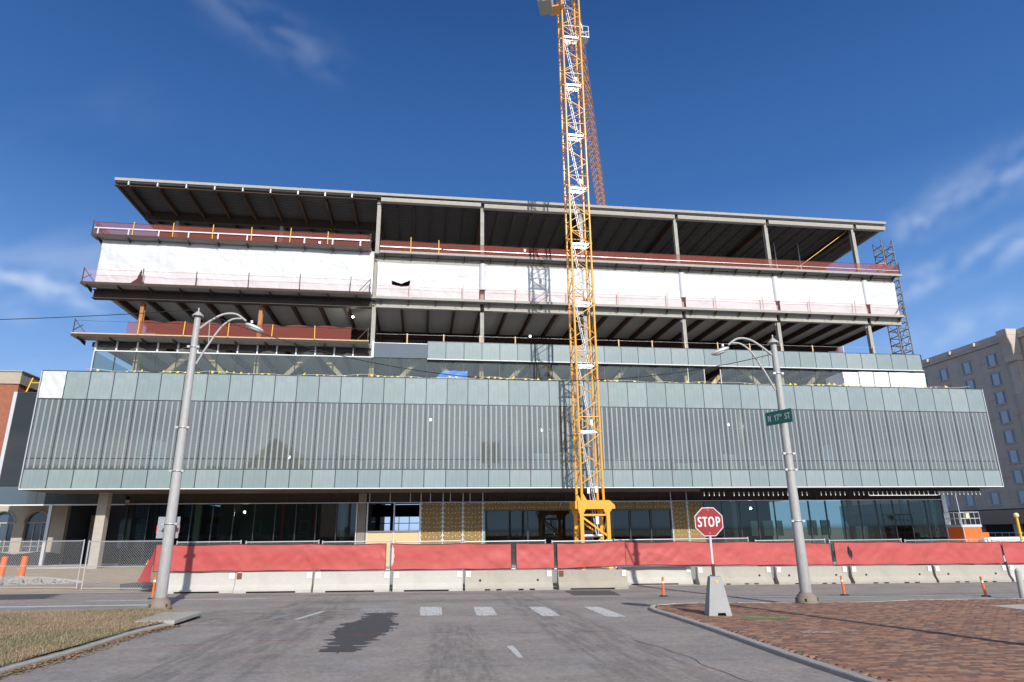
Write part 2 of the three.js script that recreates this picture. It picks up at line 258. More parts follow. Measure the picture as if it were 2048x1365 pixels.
// brick plaza: bedding sheet with single bricks on it
const inPoly = (pt, P) => { let c = false; for (let i = 0, j = P.length - 1; i < P.length; j = i++) if ((P[i][1] > pt[1]) !== (P[j][1] > pt[1]) && pt[0] < (P[j][0] - P[i][0]) * (pt[1] - P[i][1]) / (P[j][1] - P[i][1]) + P[i][0]) c = !c; return c; };
{
  const edge = rk.map(([x, z], i) => i < 8 ? [x + 0.16, z] : [x, z + 0.16]); const poly = [...edge, [45, 4]];
  const plaza = struct('brick_plaza', polySheet(poly, 0.06, null, '', null), noisy([0.20, 0.16, 0.13], 0.2, 0.95, 0.5));
  const bw = 0.2, bd = 0.098, list = [];
  const slab = [[17.6, -19.3], [30, -20.4], [30, -16.4], [17.5, -18.0]];
  for (let r = 0; ; r++) { const z = -7.2 - r * (bd + 0.006); if (z < -21.7) break;
    for (let k = 0; k < 130; k++) { const x = 6.5 + (r % 2) * 0.103 + k * (bw + 0.006); if (x > 22 + (z + 7) * -0.1) break; if (x > -z * 1.12 + 1.5) break;
      if ([[-1, -1], [1, -1], [1, 1], [-1, 1]].every(([a, b]) => inPoly([x + a * 0.09, z + b * 0.045], poly)) && !inPoly([x, z], slab)) list.push([x, z]); } }
  list.sort((a, b) => (b[1] - a[1]));
  const vis = q => { const yaw = 8.05 * R, cx = Math.cos(yaw) * q[0] + Math.sin(yaw) * q[1], cz = -Math.sin(yaw) * q[0] * -1 + 0; const d = Math.sin(yaw) * q[0] - Math.cos(yaw) * q[1]; return cx / d < 0.80 && d > 9.4; };
  const g = new THREE.BoxGeometry(bw, 0.03, bd, 1, 1, 1); uvm(g);
  const mats = []; const cols = [[0.29, 0.15, 0.092], [0.25, 0.122, 0.08], [0.19, 0.102, 0.074], [0.34, 0.19, 0.115], [0.15, 0.095, 0.074], [0.28, 0.168, 0.115]];
  for (const c of cols) mats.push(noisy(c, 0.3, 0.92, 3, { n: 64 }));
  const near = [], far = []; for (const q of list) (near.length < 300 && vis(q) ? near : far).push(q);
  const lay = (q, o) => { o.position.set(q[0], gy(q[0], q[1]) + 0.068 + 0.007 * (hash2(q[0] * 97, q[1] * 91) - 0.5) + 0.006 * fbm(q[0], q[1], 2), q[1]); o.rotation.set(0.015 + (hash2(q[0] * 41, q[1] * 77) - 0.5) * 0.02, (hash2(q[0] * 71, q[1] * 13) - 0.5) * 0.02, -0.011 + (hash2(q[0] * 11, q[1] * 57) - 0.5) * 0.02); };
  const pick = q => { const n = fbm(q[0] * 1.3, q[1] * 3.1, 3), h = hash2(q[0] * 53, q[1] * 67); return Math.floor(clamp(h * 0.75 + (n - 0.35) * 0.8, 0, 0.999) * 6); };
  near.forEach(q => { const b = part('brick', g, mats[pick(q)], plaza); lay(q, b); });
  const im = new THREE.InstancedMesh(g, noisy([1, 1, 1], 0.25, 0.92, 3, { n: 64 }), far.length), o = new THREE.Object3D(); im.name = 'bricks'; im.userData.kind = 'stuff'; im.castShadow = im.receiveShadow = true;
  far.forEach((q, i) => { lay(q, o); o.updateMatrix(); im.setMatrixAt(i, o.matrix); im.setColorAt(i, lin(...cols[pick(q)])); }); plaza.add(im);
  // concrete pad set into the bricks
  struct('concrete_pad', polySheet(slab, 0.09, null, '', null), M.concrete);
  mark('survey_paint_mark', [[8.55, -17.6], [9.6, -17.4], [9.5, -16.6], [8.3, -16.8]], sprayGreen, 0.102); mark('worn_paint_mark', [[8.4, -14.6], [9.2, -14.5], [9.1, -14.0], [8.3, -14.1]], spray([0.5, 0.45, 0.42], 15), 0.102);
}
// lawn with dry grass and a kerb inlet
{
  const poly = [...lk.map(([x, z]) => [x - 0.16, z]), [-6.3, -20.4], [-6.6, -21.1], [-7.5, -22.0], [-8.4, -22.3], [-9.7, -22.0], [-11.4, -21.45], [-30, -21.05], [-30, 4]];
  const lawnY = (x, z) => gy(x, z) + 0.08 + 0.05 * fbm(x * 0.7, z * 0.7, 3);
  const g = grid(70, 80, (u, v) => { const z = mix(4, -22.25, v); let xr = -6.5; const run = [...lk, [-6.12, -20.4], [-6.45, -21.3], [-7.4, -22.15], [-8.4, -22.4]]; for (let i = 0; i < run.length - 1; i++) if (z <= run[i][1] && z >= run[i + 1][1]) xr = mix(run[i][0], run[i + 1][0], (z - run[i][1]) / (run[i + 1][1] - run[i][1])); xr -= 0.16; let x = mix(-30, xr, 1 - Math.pow(1 - u, 1.3)); let zz = z; if (z < -21.0 && x < -9.4) zz = -21.0 - (z + 21.0) * 0.05 - (x > -11.4 ? 0.3 : 0.02); return [x, lawnY(x, zz), zz]; });
  uvm(g);
  const soil = tex(512, (u, v) => { const m = fbm(u * 5, v * 5, 4, 5), f = hash2(u * 512, v * 512), f2 = fbm(u * 40, v * 40, 2, 40); const a = [0.20, 0.135, 0.075], b = [0.155, 0.135, 0.06]; const t = sstep(0.4, 0.6, m); return tint([mix(a[0], b[0], t), mix(a[1], b[1], t), mix(a[2], b[2], t)], 0.75 + 0.35 * f + 0.35 * (f2 - 0.5)); }, true, 0.25);
  const lawn = struct('lawn', g, new THREE.MeshStandardMaterial({ map: soil, roughness: 1 }));
  const blade = (() => { const gs = []; for (let k = 0; k < 5; k++) { const a = k * 1.3 + 0.4, h = 0.035 + 0.012 * (k % 3), lx = Math.cos(a) * 0.04, lz = Math.sin(a) * 0.04, wx = -Math.sin(a) * 0.005, wz = Math.cos(a) * 0.005, ox = Math.cos(a * 2.1) * 0.02, oz = Math.sin(a * 2.1) * 0.02; const b = new THREE.BufferGeometry(); b.setAttribute('position', new THREE.Float32BufferAttribute([ox - wx, 0, oz - wz, ox + wx, 0, oz + wz, ox + lx, h, oz + lz], 3)); b.setAttribute('uv', new THREE.Float32BufferAttribute([0, 0, 1, 0, 0.5, 1], 2)); b.computeVertexNormals(); gs.push(b); } return mergeGeometries(gs); })();
  const spots = []; seed = 777;
  for (let i = 0; i < 150000; i++) { const z = -22.2 + rnd() * 13, x = -24 + rnd() * 18; if (x > z * -0.0 - 5.9 || x < z * 0.98 - 2) continue; if (!inPoly([x, z], poly)) continue; if (z > -11 && rnd() > 0.5) continue; spots.push([x, z]); }
  const im = new THREE.InstancedMesh(blade, new THREE.MeshStandardMaterial({ color: 0xffffff, roughness: 0.9, side: THREE.DoubleSide }), spots.length), o = new THREE.Object3D(); im.name = 'grass'; im.userData.kind = 'stuff'; im.castShadow = im.receiveShadow = true;
  spots.forEach(([x, z], i) => { o.position.set(x, lawnY(x, z) - 0.004, z); o.rotation.set(rr(-0.3, 0.3), rnd() * 6.28, rr(-0.3, 0.3)); const s = rr(0.6, 1.5); o.scale.set(s, s * rr(0.6, 1.1), s); o.updateMatrix(); im.setMatrixAt(i, o.matrix); const gr = sstep(0.44, 0.62, fbm(x * 0.45 + 5, z * 0.6, 3)) * (rnd() < 0.75 ? 1 : 0.3); const k = rr(0.7, 1.25); im.setColorAt(i, lin(mix(0.31, 0.225, gr) * k, mix(0.232, 0.205, gr) * k, mix(0.145, 0.115, gr) * k)); });
  lawn.add(im);
  // leaf litter swept along the kerb
  const lg = new THREE.BufferGeometry(); lg.setAttribute('position', new THREE.Float32BufferAttribute([-0.03, 0, 0, 0, 0.006, -0.018, 0.032, 0.002, 0, 0, 0.005, 0.018], 3)); lg.setIndex([0, 2, 1, 0, 3, 2]); lg.computeVertexNormals();
  const leaves = new THREE.InstancedMesh(lg, new THREE.MeshStandardMaterial({ color: 0xffffff, roughness: 0.9, side: THREE.DoubleSide }), 2600); leaves.name = 'leaf_litter'; leaves.userData.kind = 'stuff'; leaves.userData.label = 'dry brown leaf litter along the lawn kerb'; leaves.userData.category = 'leaf litter';
  const lc = new THREE.CatmullRomCurve3(lk.map(p => V(p[0], 0, p[1])));
  for (let i = 0; i < 2600; i++) { const q = lc.getPoint(rr(0.35, 0.97)), inl = rnd() < 0.25, x = q.x + (inl ? -rr(0.1, 4) : 0.03 + Math.abs(rr(-1, 1) * rr(0, 1)) * 0.4), z = q.z; o.position.set(x, inl ? lawnY(x, z) + 0.03 : gy(x, z) + 0.012 + 0.02 * rnd(), z); o.rotation.set(rr(-0.4, 0.4), rnd() * 6.28, rr(-0.4, 0.4)); o.scale.setScalar(rr(0.6, 1.3)); o.updateMatrix(); leaves.setMatrixAt(i, o.matrix); const k = rr(0.6, 1.2); leaves.setColorAt(i, lin(0.27 * k, 0.165 * k, 0.085 * k)); }
  scene.add(leaves);
  const inlet = thing('storm_drain_inlet', 'concrete kerb inlet slab with dark storm drain mouth at the lawn corner', 'storm drain', [-6.1, gy(-6.1, -19.5), -19.5]);
  const fl = [[-0.9, 0.9], [0.06, 0.95], [0.14, -0.95], [-0.9, -1.0]]; const s = new THREE.Shape(fl.map(p => new THREE.Vector2(p[0], -p[1]))); const sg = new THREE.ExtrudeGeometry(s, { depth: 0.07, bevelEnabled: true, bevelSize: 0.012, bevelThickness: 0.012, bevelSegments: 2 }); sg.rotateX(-Math.PI / 2); sg.translate(0, 0.075, 0);
  part('cover_slab', uvm(sg), M.kerb, inlet); part('chamber_wall', merge([bx(-0.9, -0.82, -0.3, 0.06, -0.98, 0.95), bx(-0.85, 0.1, -0.3, 0.06, -1.0, -0.93), bx(-0.85, 0.05, -0.3, 0.06, 0.88, 0.95)]), M.kerb, inlet);
  part('throat', bx(-0.82, 0.03, 0.004, 0.012, -0.92, 0.87), M.black, inlet);
}
// site dirt, gravel and pavement beyond the fence
{
  const dirt = noisy([0.40, 0.31, 0.22], 0.3, 0.95, 0.3, { bump: 0.03 });
  const g = grid(60, 26, (u, v) => { const x = mix(-45, -5, u), z = mix(-31.6, -52, v); return [x, gy(x, z) + 0.02 + 0.16 * sstep(0, 0.2, v) * fbm(x * 0.6, z * 0.6, 4) * sstep(-5, -9, x), z]; }); struct('dirt', uvm(g), dirt);
  struct('site_pavement', sheet(-5, 60, -34, -56, 20, 8, 0.01), M.slab);
  struct('concrete_gutter', sheet(-45, 60, -30.6, -34, 30, 2, 0.012), noisy([0.34, 0.30, 0.25], 0.25, 0.95, 0.4));
  const gg = new THREE.IcosahedronGeometry(0.045, 0), gv = new THREE.InstancedMesh(gg, M.concrete, 1800), o = new THREE.Object3D(); gv.name = 'gravel'; gv.userData = { kind: 'stuff', label: 'pale crushed gravel heap behind the chain link fence', category: 'gravel' };
  seed = 99; for (let i = 0; i < 1800; i++) { const a = rnd() * 6.28, r = Math.sqrt(rnd()), x = -19.5 + Math.cos(a) * r * 3.2, z = -36.2 + Math.sin(a) * r * 1.6; o.position.set(x, gy(x, z) + 0.05 + 0.28 * (1 - r * r), z); o.rotation.set(rnd() * 6, rnd() * 6, rnd() * 6); o.scale.setScalar(rr(0.6, 1.6)); o.updateMatrix(); gv.setMatrixAt(i, o.matrix); } scene.add(gv);
}

// ---------------------------------------------------------------- the building under construction
function rebase(g, x, y, z) { g.position.set(x, y, z); for (const c of g.children) c.position.sub(V(x, y, z)); return g; }
const F = -46.46, X0 = -25.58, NP = 47, PW = 1.5177, X1 = X0 + NP * PW;      // front glass box
const RZ = -51.9;                                                        // set-back upper glass ribbon
const COLX = [-22.6, -13.45, -4.3, 4.84, 13.95, 23.05, 32.15, 41.25];
const L4 = 16.7, L5 = 21.0, L6 = 25.1, RF = 30.6, BACK = -82;
const B = thing('building', 'wide five storey building under construction with glass front and open steel floors', 'building');

{ // lower glass box
  const cw = sub('curtain_wall', B);
  const gU = bx(-PW / 2 + 0.032, PW / 2 - 0.032, 10.88, 12.76, -0.03, 0), gL = bx(-PW / 2 + 0.032, PW / 2 - 0.032, 4.97, 6.17, -0.03, 0);
  const gV = bx(-PW / 2 + 0.02, PW / 2 - 0.02, 6.93, 10.82, -0.012, 0), gT = bx(-PW / 2 + 0.02, PW / 2 - 0.02, 6.23, 6.87, -0.012, 0);
  const gS = bx(-0.05, 0.05, 6.24, 10.81, -0.004, 0.004), gM = bx(-0.03, 0.03, 4.97, 12.77, -0.16, -0.004);
  const at = (n, g, m, x, z) => { const o = part(n, g, m, cw); o.position.set(x, 0, z); return o; };
  for (let i = 0; i < NP; i++) {
    const x = X0 + (i + 0.5) * PW; seed = 50 + i * 7919; rnd();
    if (i > 0) at('spandrel_panel', gU, M.spandrel[Math.floor(rnd() * 3)], x, F);
    at('spandrel_panel', gL, M.spandrel[Math.floor(rnd() * 3)], x, F);
    at('vision_pane', gV, M.vision, x, F - 0.012); at('vision_pane', gT, M.vision, x, F - 0.012);
    for (let k = 0; k < 4; k++) at('frit_stripe', gS, M.stripe, x + (k - 1.5) * PW / 4, F - 0.006);
  }
  for (let i = 0; i <= NP; i++) at('mullion', gM, M.mullion, X0 + i * PW, F);
  for (const [y0, y1] of [[6.175, 6.225], [6.875, 6.925], [10.825, 10.875]]) part('transom', bx(X0, X1, y0, y1, F - 0.15, F - 0.002), M.mullion, cw);
  part('coping', bx(X0 - 0.04, X1 + 0.04, 12.775, 12.82, F - 0.35, F + 0.01), M.mullion, cw);
  part('base_trim', bx(X0 - 0.05, X1 + 0.05, 4.895, 4.955, F - 0.2, F + 0.03), M.whitemetal, cw);
  for (const x of [X0 - 0.05, X1 + 0.05]) part('corner_trim', bx(x - 0.035, x + 0.035, 4.96, 12.77, F - 0.12, F + 0.02), M.galv, cw);
  // plastic sheet over the missing end panel
  const sh = grid(24, 28, (u, v) => { const x = X0 + 0.03 + u * 1.47, y = 10.9 + v * 1.86; return [x, y, F - 0.01 + 0.05 * (fbm(u * 3 + 3, v * 3 + v * u * 2, 3) - 0.3) + 0.03 * Math.abs(Math.sin((u * 1.3 + v) * 5))]; }); const shm = part('plastic_sheet', sh, M.tarp, cw); shm.userData.label = 'crumpled white plastic sheet over missing corner panel';
  // side returns
  for (const [x, s] of [[X0, -1], [X1, 1]]) {
    part('side_spandrel', bx(x - 0.03, x + 0.03, 4.97, 6.17, -72, F - 0.2), M.spandrel[0], cw); part('side_spandrel', bx(x - 0.03, x + 0.03, 10.88, 12.76, -72, F - 0.2), M.spandrel[1], cw);
    part('side_glass', bx(x - 0.01, x + 0.01, 6.2, 10.85, -72, F - 0.2), M.vision, cw);
  }
  part('backing_wall', merge([bx(X0 + 0.1, X1 - 0.1, 4.9, 6.15, F - 0.4, F - 0.22), bx(X0 + 0.1, X1 - 0.1, 10.9, 12.7, F - 0.4, F - 0.22)]), M.charcoal, cw);
  // floors of the glass box
  part('floor_slab', bx(X0 + 0.1, X1 - 0.1, 5.25, 5.55, BACK, F - 0.45), M.slab, B);
  const so = part('soffit', bx(X0 + 0.02, X1 - 0.02, 4.87, 4.93, -51.5, F - 0.21), std([0.13, 0.10, 0.08], 0.8), B);
  for (let x = X0 + 1.6; x < X1; x += 3.04) part('soffit_joint', bx(x - 0.012, x + 0.012, 4.86, 4.872, -51.4, F - 0.25), M.charcoal, so);
  part('terrace_slab', bx(X0 + 0.1, X1 - 0.1, 11.65, 11.95, BACK, F - 0.4), M.slab, B);
  part('ceiling_deck', bx(X0 + 0.2, X1 - 0.2, 11.55, 11.64, BACK, F - 0.5), M.deck, B);
  for (let k = 0; k < 31; k++) { const x = X0 + 1 + k * 2.28; const o = part('floor_beam', ibeamShort(), M.darksteel, B); o.position.set(x, 11.54, F - 0.6); }
  for (const x of COLX) for (const z of [-48.2, -57, -66]) { const o = part('steel_column', bx(-0.19, 0.19, 5.55, 11.5, -0.19, 0.19), M.fireproof, B); o.position.set(x + (z === -48.2 ? 2.2 : 0), 0, z); }
  part('rear_wall', merge([bx(X0, X1, 5.0, 11.6, -70.2, -70)]), std([0.20, 0.20, 0.19], 0.9), B);
}
function ibeamShort() { if (!ibeamShort.g) ibeamShort.g = ibeam(22, 0.5, 0.2); return ibeamShort.g; }
// corrugated steel deck, ribs along x
function corrugated(x0, x1, y, z0, z1, p = 0.3) {
  const pos = [], nz = Math.floor((z0 - z1) / p), pr = [[0, 0], [0.38, 0], [0.5, 0.075], [0.88, 0.075]]; const line = []; for (let k = 0; k < nz; k++) for (const [a, b] of pr) line.push([z0 - (k + a) * p, y + b]);
  const idx = []; line.forEach(([z, yy]) => pos.push(x0, yy, z, x1, yy, z)); for (let i = 0; i < line.length - 1; i++) idx.push(2 * i, 2 * i + 2, 2 * i + 1, 2 * i + 1, 2 * i + 2, 2 * i + 3);
  let g = new THREE.BufferGeometry(); g.setAttribute('position', new THREE.Float32BufferAttribute(pos, 3)); g.setIndex(idx); g = g.toNonIndexed(); g.computeVertexNormals(); return uvm(g);
}
const jD = ibeam(29.5, 0.46, 0.19), gird = {};
function floorFrame(y, x0, x1, zf, name, opts = {}) { // deck, concrete topping, joists, girders
  const f = sub(name, B); const xs = opts.joists || [];
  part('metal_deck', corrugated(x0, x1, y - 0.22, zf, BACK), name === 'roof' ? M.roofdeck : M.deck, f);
  part('concrete_topping', bx(x0, x1, y - 0.14, y, BACK, zf), M.slab, f);
  for (const x of xs) { const o = part('floor_beam', jD, opts.mat || M.rust, f); o.position.set(x, y - 0.225, zf - 0.35); }
  for (const z of [-61.3, -70.4]) part('girder', merge([bx(x0 + 0.3, x1 - 0.3, y - 0.25, y - 0.22, z - 0.14, z + 0.14), bx(x0 + 0.3, x1 - 0.3, y - 0.93, y - 0.9, z - 0.14, z + 0.14), bx(x0 + 0.3, x1 - 0.3, y - 0.9, y - 0.25, z - 0.012, z + 0.012)]), M.rust, f);
  return f;
}
const jx = (a, b, step) => { const o = []; for (let x = a; x <= b + 0.01; x += step) o.push(x); return o; };
const f4 = floorFrame(L4, -25.4, 45.3, -52.3, 'fourth_floor', { joists: jx(COLX[0] - 2.28, 44.5, 2.2825) });
const f5 = floorFrame(L5, -26.0, 44.4, -51.95, 'fifth_floor', { joists: jx(COLX[0] - 2.28, 44.0, 2.2825) });
const f6 = floorFrame(L6, -26.0, 44.7, -51.95, 'sixth_floor', { joists: jx(COLX[0] - 2.28, 44.0, 2.2825) });
const roof = floorFrame(RF - 0.1, -25.9, 44.5, -52.0, 'roof', { joists: jx(COLX[0] - 2.28, COLX[2] + 0.1, 2.2825) });
{ // open-web joists under the right-hand roof
  const gs = []; for (const y of [-0.03, -0.62]) gs.push(bx(-0.05, 0.05, y - 0.025, y + 0.025, -29, 0)); for (let k = 0; k < 24; k++) { const z = -k * 1.2; gs.push(strut(V(0, -0.6, z), V(0, -0.05, z - 0.6), 0.03)); gs.push(strut(V(0, -0.05, z - 0.6), V(0, -0.6, z - 1.2), 0.03)); }
  const g = merge(gs); for (let x = COLX[2] + 1.52; x < 44; x += 1.5217) { if (COLX.some(c => Math.abs(c - x) < 0.3)) continue; const o = part('bar_joist', g, M.darksteel, roof); o.position.set(x, RF - 0.33, -52.6); }
  const gb = ibeam(29, 0.62, 0.22); for (const x of COLX.slice(3)) { const o = part('roof_beam', gb, M.rust, roof); o.position.set(x, RF - 0.33, -52.6); }
  // roof edge: pale sheet-metal parapet on top, spandrel beam beneath it on the right half
  part('roof_edge', bx(-26.0, 44.55, RF - 0.14, RF + 0.10, -52.1, -51.82), M.fireproof, roof);
  part('roof_edge_angle', bx(-26.0, COLX[2] - 0.2, RF - 0.56, RF - 0.50, -52.2, -51.95), M.rust, roof);
  for (let x = -24.9; x < -5; x += 2.2825) part('edge_clip', bx(x - 0.05, x + 0.05, RF - 0.5, RF - 0.141, -52.1, -51.86), M.alu, roof);
  for (let i = 2; i < COLX.length; i++) { const a = COLX[i] + (i === 2 ? 0.16 : 0.15), b = i === 7 ? 44.5 : COLX[i + 1] - 0.15; const low = i > 2; part('edge_beam', merge([bx(a, b, RF - (low ? 0.72 : 0.62), RF - (low ? 0.34 : 0.145), -52.42, -52.0)]), M.fireproof, roof); if (low) part('edge_channel', bx(a, b, RF - 0.335, RF - 0.145, -52.4, -52.2), M.rust, roof); }
  for (let x = -3; x < 44; x += 1.9) part('edge_clip', bx(x - 0.04, x + 0.04, RF - 0.3, RF - 0.17, -52.19, -52.1), M.alu, roof);
  // deep girder crossing under the left-hand roof
  part('girder', merge([bx(-25.4, COLX[2], RF - 0.35, RF - 0.32, -57.1, -56.8), bx(-25.4, COLX[2], RF - 1.2, RF - 1.17, -57.1, -56.8), bx(-25.4, COLX[2], RF - 1.17, RF - 0.35, -56.96, -56.94)]), M.darksteel, roof);
  part('roof_edge', bx(-26.05, -25.85, RF - 0.45, RF + 0.08, BACK, -52.1), M.darksteel, roof); part('roof_edge', bx(44.45, 44.6, RF - 0.5, RF + 0.08, BACK, -52.1), M.fireproof, roof);
}
{ // front columns and spandrel beams of the frame
  const fr = sub('steel_frame', B);
  COLX.forEach((x, i) => {
    const right = i >= 2;
    if (right) { const w = 0.16; for (const [y0, y1] of i === 2 ? [[15.8, RF - 0.12]] : [[15.8, L5 - 0.95], [L5 + 0.0, L5 + 1.05], [L6 - 0.9, RF - 0.12]]) part('column', merge([bx(x - w, x + w, y0, y1, -52.46, -52.40), bx(x - w, x + w, y0, y1, -52.78, -52.72), bx(x - 0.04, x + 0.04, y0, y1, -52.72, -52.46)]), M.fireproof, fr); }
    else { for (const [y0, y1, z] of [[L4, L5 - 0.95, -52.6], [L6, RF - 1.2, -56.8]]) part('column', merge([bx(x - 0.14, x + 0.14, y0, y1, z - 0.03, z), bx(x - 0.14, x + 0.14, y0, y1, z - 0.33, z - 0.3), bx(x - 0.02, x + 0.02, y0, y1, z - 0.3, z - 0.03)]), y0 === L4 ? M.orangesteel : M.slab, fr); }
    for (const z of [-61.3, -70.4, -79.5]) part('column', merge([bx(x - 0.18, x + 0.18, L4, RF - 0.4, z - 0.18, z - 0.15), bx(x - 0.18, x + 0.18, L4, RF - 0.4, z + 0.15, z + 0.18), bx(x - 0.02, x + 0.02, L4, RF - 0.4, z - 0.15, z + 0.15)]), M.rust, fr);
  });
  for (let i = 2; i < COLX.length; i++) {
    const a = COLX[i] + 0.165, b = i === 7 ? 44.55 : COLX[i + 1] - 0.165;
    part('spandrel_beam', merge([bx(a, b, L5 - 0.78, L5 - 0.26, -52.36, -52.3), bx(a, b, L5 - 0.84, L5 - 0.78, -52.55, -52.2), bx(a, b, L5 - 0.26, L5 - 0.225, -52.55, -52.2)]), M.fireproof, fr);
    const d6 = i === 2 ? 1.0 : 0.86; part('spandrel_beam', merge([bx(a, b, L6 - d6 + 0.06, L6 - 0.3, -52.36, -52.3), bx(a, b, L6 - d6, L6 - d6 + 0.06, -52.55, -52.2)]), M.fireproof, fr);
  }
  // left block: deep edge girders under the cantilevered decks
  part('edge_girder', merge([bx(-26.2, -4.5, L5 - 0.95, L5 - 0.9, -52.5, -51.95), bx(-26.2, -4.5, L5 - 0.9, L5 - 0.27, -52.25, -52.2), bx(-26.2, -4.5, L5 - 0.27, L5 - 0.225, -52.5, -51.95)]), M.darksteel, fr);
  part('edge_girder', bx(-25.6, -4.5, L4 - 0.6, L4 - 0.24, -52.3, -52.15), M.darksteel, fr);
  part('edge_girder', bx(-25.8, -4.5, L6 - 0.6, L6 - 0.24, -52.4, -52.2), M.darksteel, fr);
  // chevron braces behind the upper glass
  for (let i = 0; i < 7; i++) { const a = COLX[i], b = COLX[i + 1], m = (a + b) / 2; for (const [p, q] of [[a + 0.2, m - 0.25], [b - 0.2, m + 0.25]]) part('brace', strut(V(p, 11.9, -52.95), V(q, L4 - 0.35, -52.95), 0.3, 0.34), M.tansteel, fr); }
  for (const x of COLX) part('column', bx(x - 0.18, x + 0.18, 11.95, L4 - 0.25, -53.3, -52.95), M.tansteel, fr);
}
// cantilevered edge decks with brackets
function edgeDeck(y, x0, x1, z0, z1, mat) {
  const d = sub('edge_deck', B); part('deck_sheet', corrugated(x0, x1, y - 0.20, z1, z0 + 0.02, 0.16), M.deck, d); part('topping', bx(x0, x1, y - 0.12, y - 0.005, z0, z1 - 0.02), M.slab, d);
  part('edge_form', bx(x0 - 0.02, x1 + 0.02, y - 0.20, y + 0.01, z1 - 0.018, z1), mat, d);
  for (let x = x0 + 0.4; x < x1; x += 2.2825) { const s = new THREE.Shape([[0, 0], [z1 - z0, 0], [z1 - z0, -0.06], [0.05, -0.34], [0, -0.34]].map(p => new THREE.Vector2(...p))); const g = new THREE.ExtrudeGeometry(s, { depth: 0.06, bevelEnabled: false }); g.rotateY(-Math.PI / 2); g.translate(x + 0.03, y - 0.205, z0); part('bracket', uvm(g), M.darksteel, d); }
  return d;
}
const dL4 = edgeDeck(L4 + 0.06, -26.6, -4.45, -52.3, -50.9, M.rust), dL5 = edgeDeck(L5, -26.65, -4.5, -51.95, -50.9, M.rust), dL6 = edgeDeck(L6, -26.5, -4.7, -51.95, -50.9, M.rust);
part('toe_board', bx(-26.6, -4.45, L4 + 0.072, L4 + 0.15, -50.96, -50.9), M.pine, dL4);
const dR5 = edgeDeck(L5, -4.1, 44.6, -52.2, -51.75, M.fireproof), dR6 = edgeDeck(L6 + 0.02, -4.0, 45.0, -52.2, -51.65, M.fireproof);
{ // white weather sheeting of the fifth storey
  const ws = sub('weather_sheeting', B);
  const wrinkle = (x, y, z, s) => z + 0.17 * (fbm(x * 0.45 + s, y * 0.8, 4) - 0.5) - 0.03 * Math.pow(1 - Math.abs(2 * fbm(x * 0.8 + 3 * s, y * 0.6 + x * 0.3, 3) - 1), 6) + 0.06 * Math.abs(Math.sin(x * 0.7 + y * 0.9 + 2.5 * fbm(x * 0.3, y * 0.3 + s, 2))) * fbm(x * 0.2 + 9, y * 0.2, 2);
  function sheetOf(x0, x1, y0, y1, z, s, holes) {
    if (!holes) return grid(Math.ceil((x1 - x0) * 7), 28, (u, v) => { const x = mix(x0, x1, u), y = mix(y0, y1, v); return [x, y, wrinkle(x, y, z, s)]; });
    const g0 = grid(Math.ceil((x1 - x0) * 16), 64, (u, v) => { const x = mix(x0, x1, u), y = mix(y0, y1, v); return [x, y, wrinkle(x, y, z, s)]; }), p = g0.attributes.position, id = g0.index.array, keep = [];
    for (let i = 0; i < id.length; i += 3) { const cx = (p.getX(id[i]) + p.getX(id[i + 1]) + p.getX(id[i + 2])) / 3, cy = (p.getY(id[i]) + p.getY(id[i + 1]) + p.getY(id[i + 2])) / 3; if (!holes.some(h => inPoly([cx, cy], h))) keep.push(id[i], id[i + 1], id[i + 2]); } g0.setIndex(keep); return g0;
  }
  part('sheet', sheetOf(-25.9, -4.45, L5 + 0.02, L6 - 0.24, -51.5, 1, [[[-23.75, 20.9], [-22.0, 20.9], [-22.45, 21.5], [-22.6, 22.5], [-22.85, 21.6]]]), M.tarp, ws);
  part('sheet_return', grid(4, 10, (u, v) => [-4.45 + 0.02 * Math.sin(v * 9), mix(L5 + 0.02, L6 - 0.24, v), mix(-51.5, -52.3, u)]), M.tarp, ws);
  part('sheet_return', grid(30, 10, (u, v) => [-25.9 + 0.04 * fbm(u * 9, v * 4, 2), mix(L5 + 0.02, L6 - 0.24, v), mix(-51.5, -62, u)]), M.tarp, ws);
  const top = L6 - 0.9;
  part('sheet', sheetOf(-4.15, 4.55, L5 + 0.02, top, -52.12, 4, [[[-2.9, 22.55], [-2.1, 22.3], [-1.35, 22.65], [-1.35, 22.12], [-2.1, 22.02], [-2.9, 22.2]]]), M.tarp, ws);
  for (let i = 3; i < COLX.length; i++) { const b = i === 7 ? 44.4 : COLX[i + 1] - 0.2; part('sheet', sheetOf(COLX[i] + 0.2, b, L5 + 0.02, top + 0.1, -52.1, i * 3), M.tarp, ws); part('column_wrap', grid(10, 14, (u, v) => { const a = Math.PI * u, x = COLX[i] - Math.cos(a) * 0.3, y = mix(L5 + 1.0, top + 0.22, v); return [x, y, -52.2 + Math.sin(a) * 0.28 + 0.05 * fbm(u * 4 + i, v * 6, 3)]; }), M.tarp, ws); }
  part('sheet_return', grid(30, 10, (u, v) => [44.4 + 0.04 * fbm(u * 9, v * 4, 2), mix(L5 + 0.02, top, v), mix(-52.1, -62, u)]), M.tarp, ws);
}
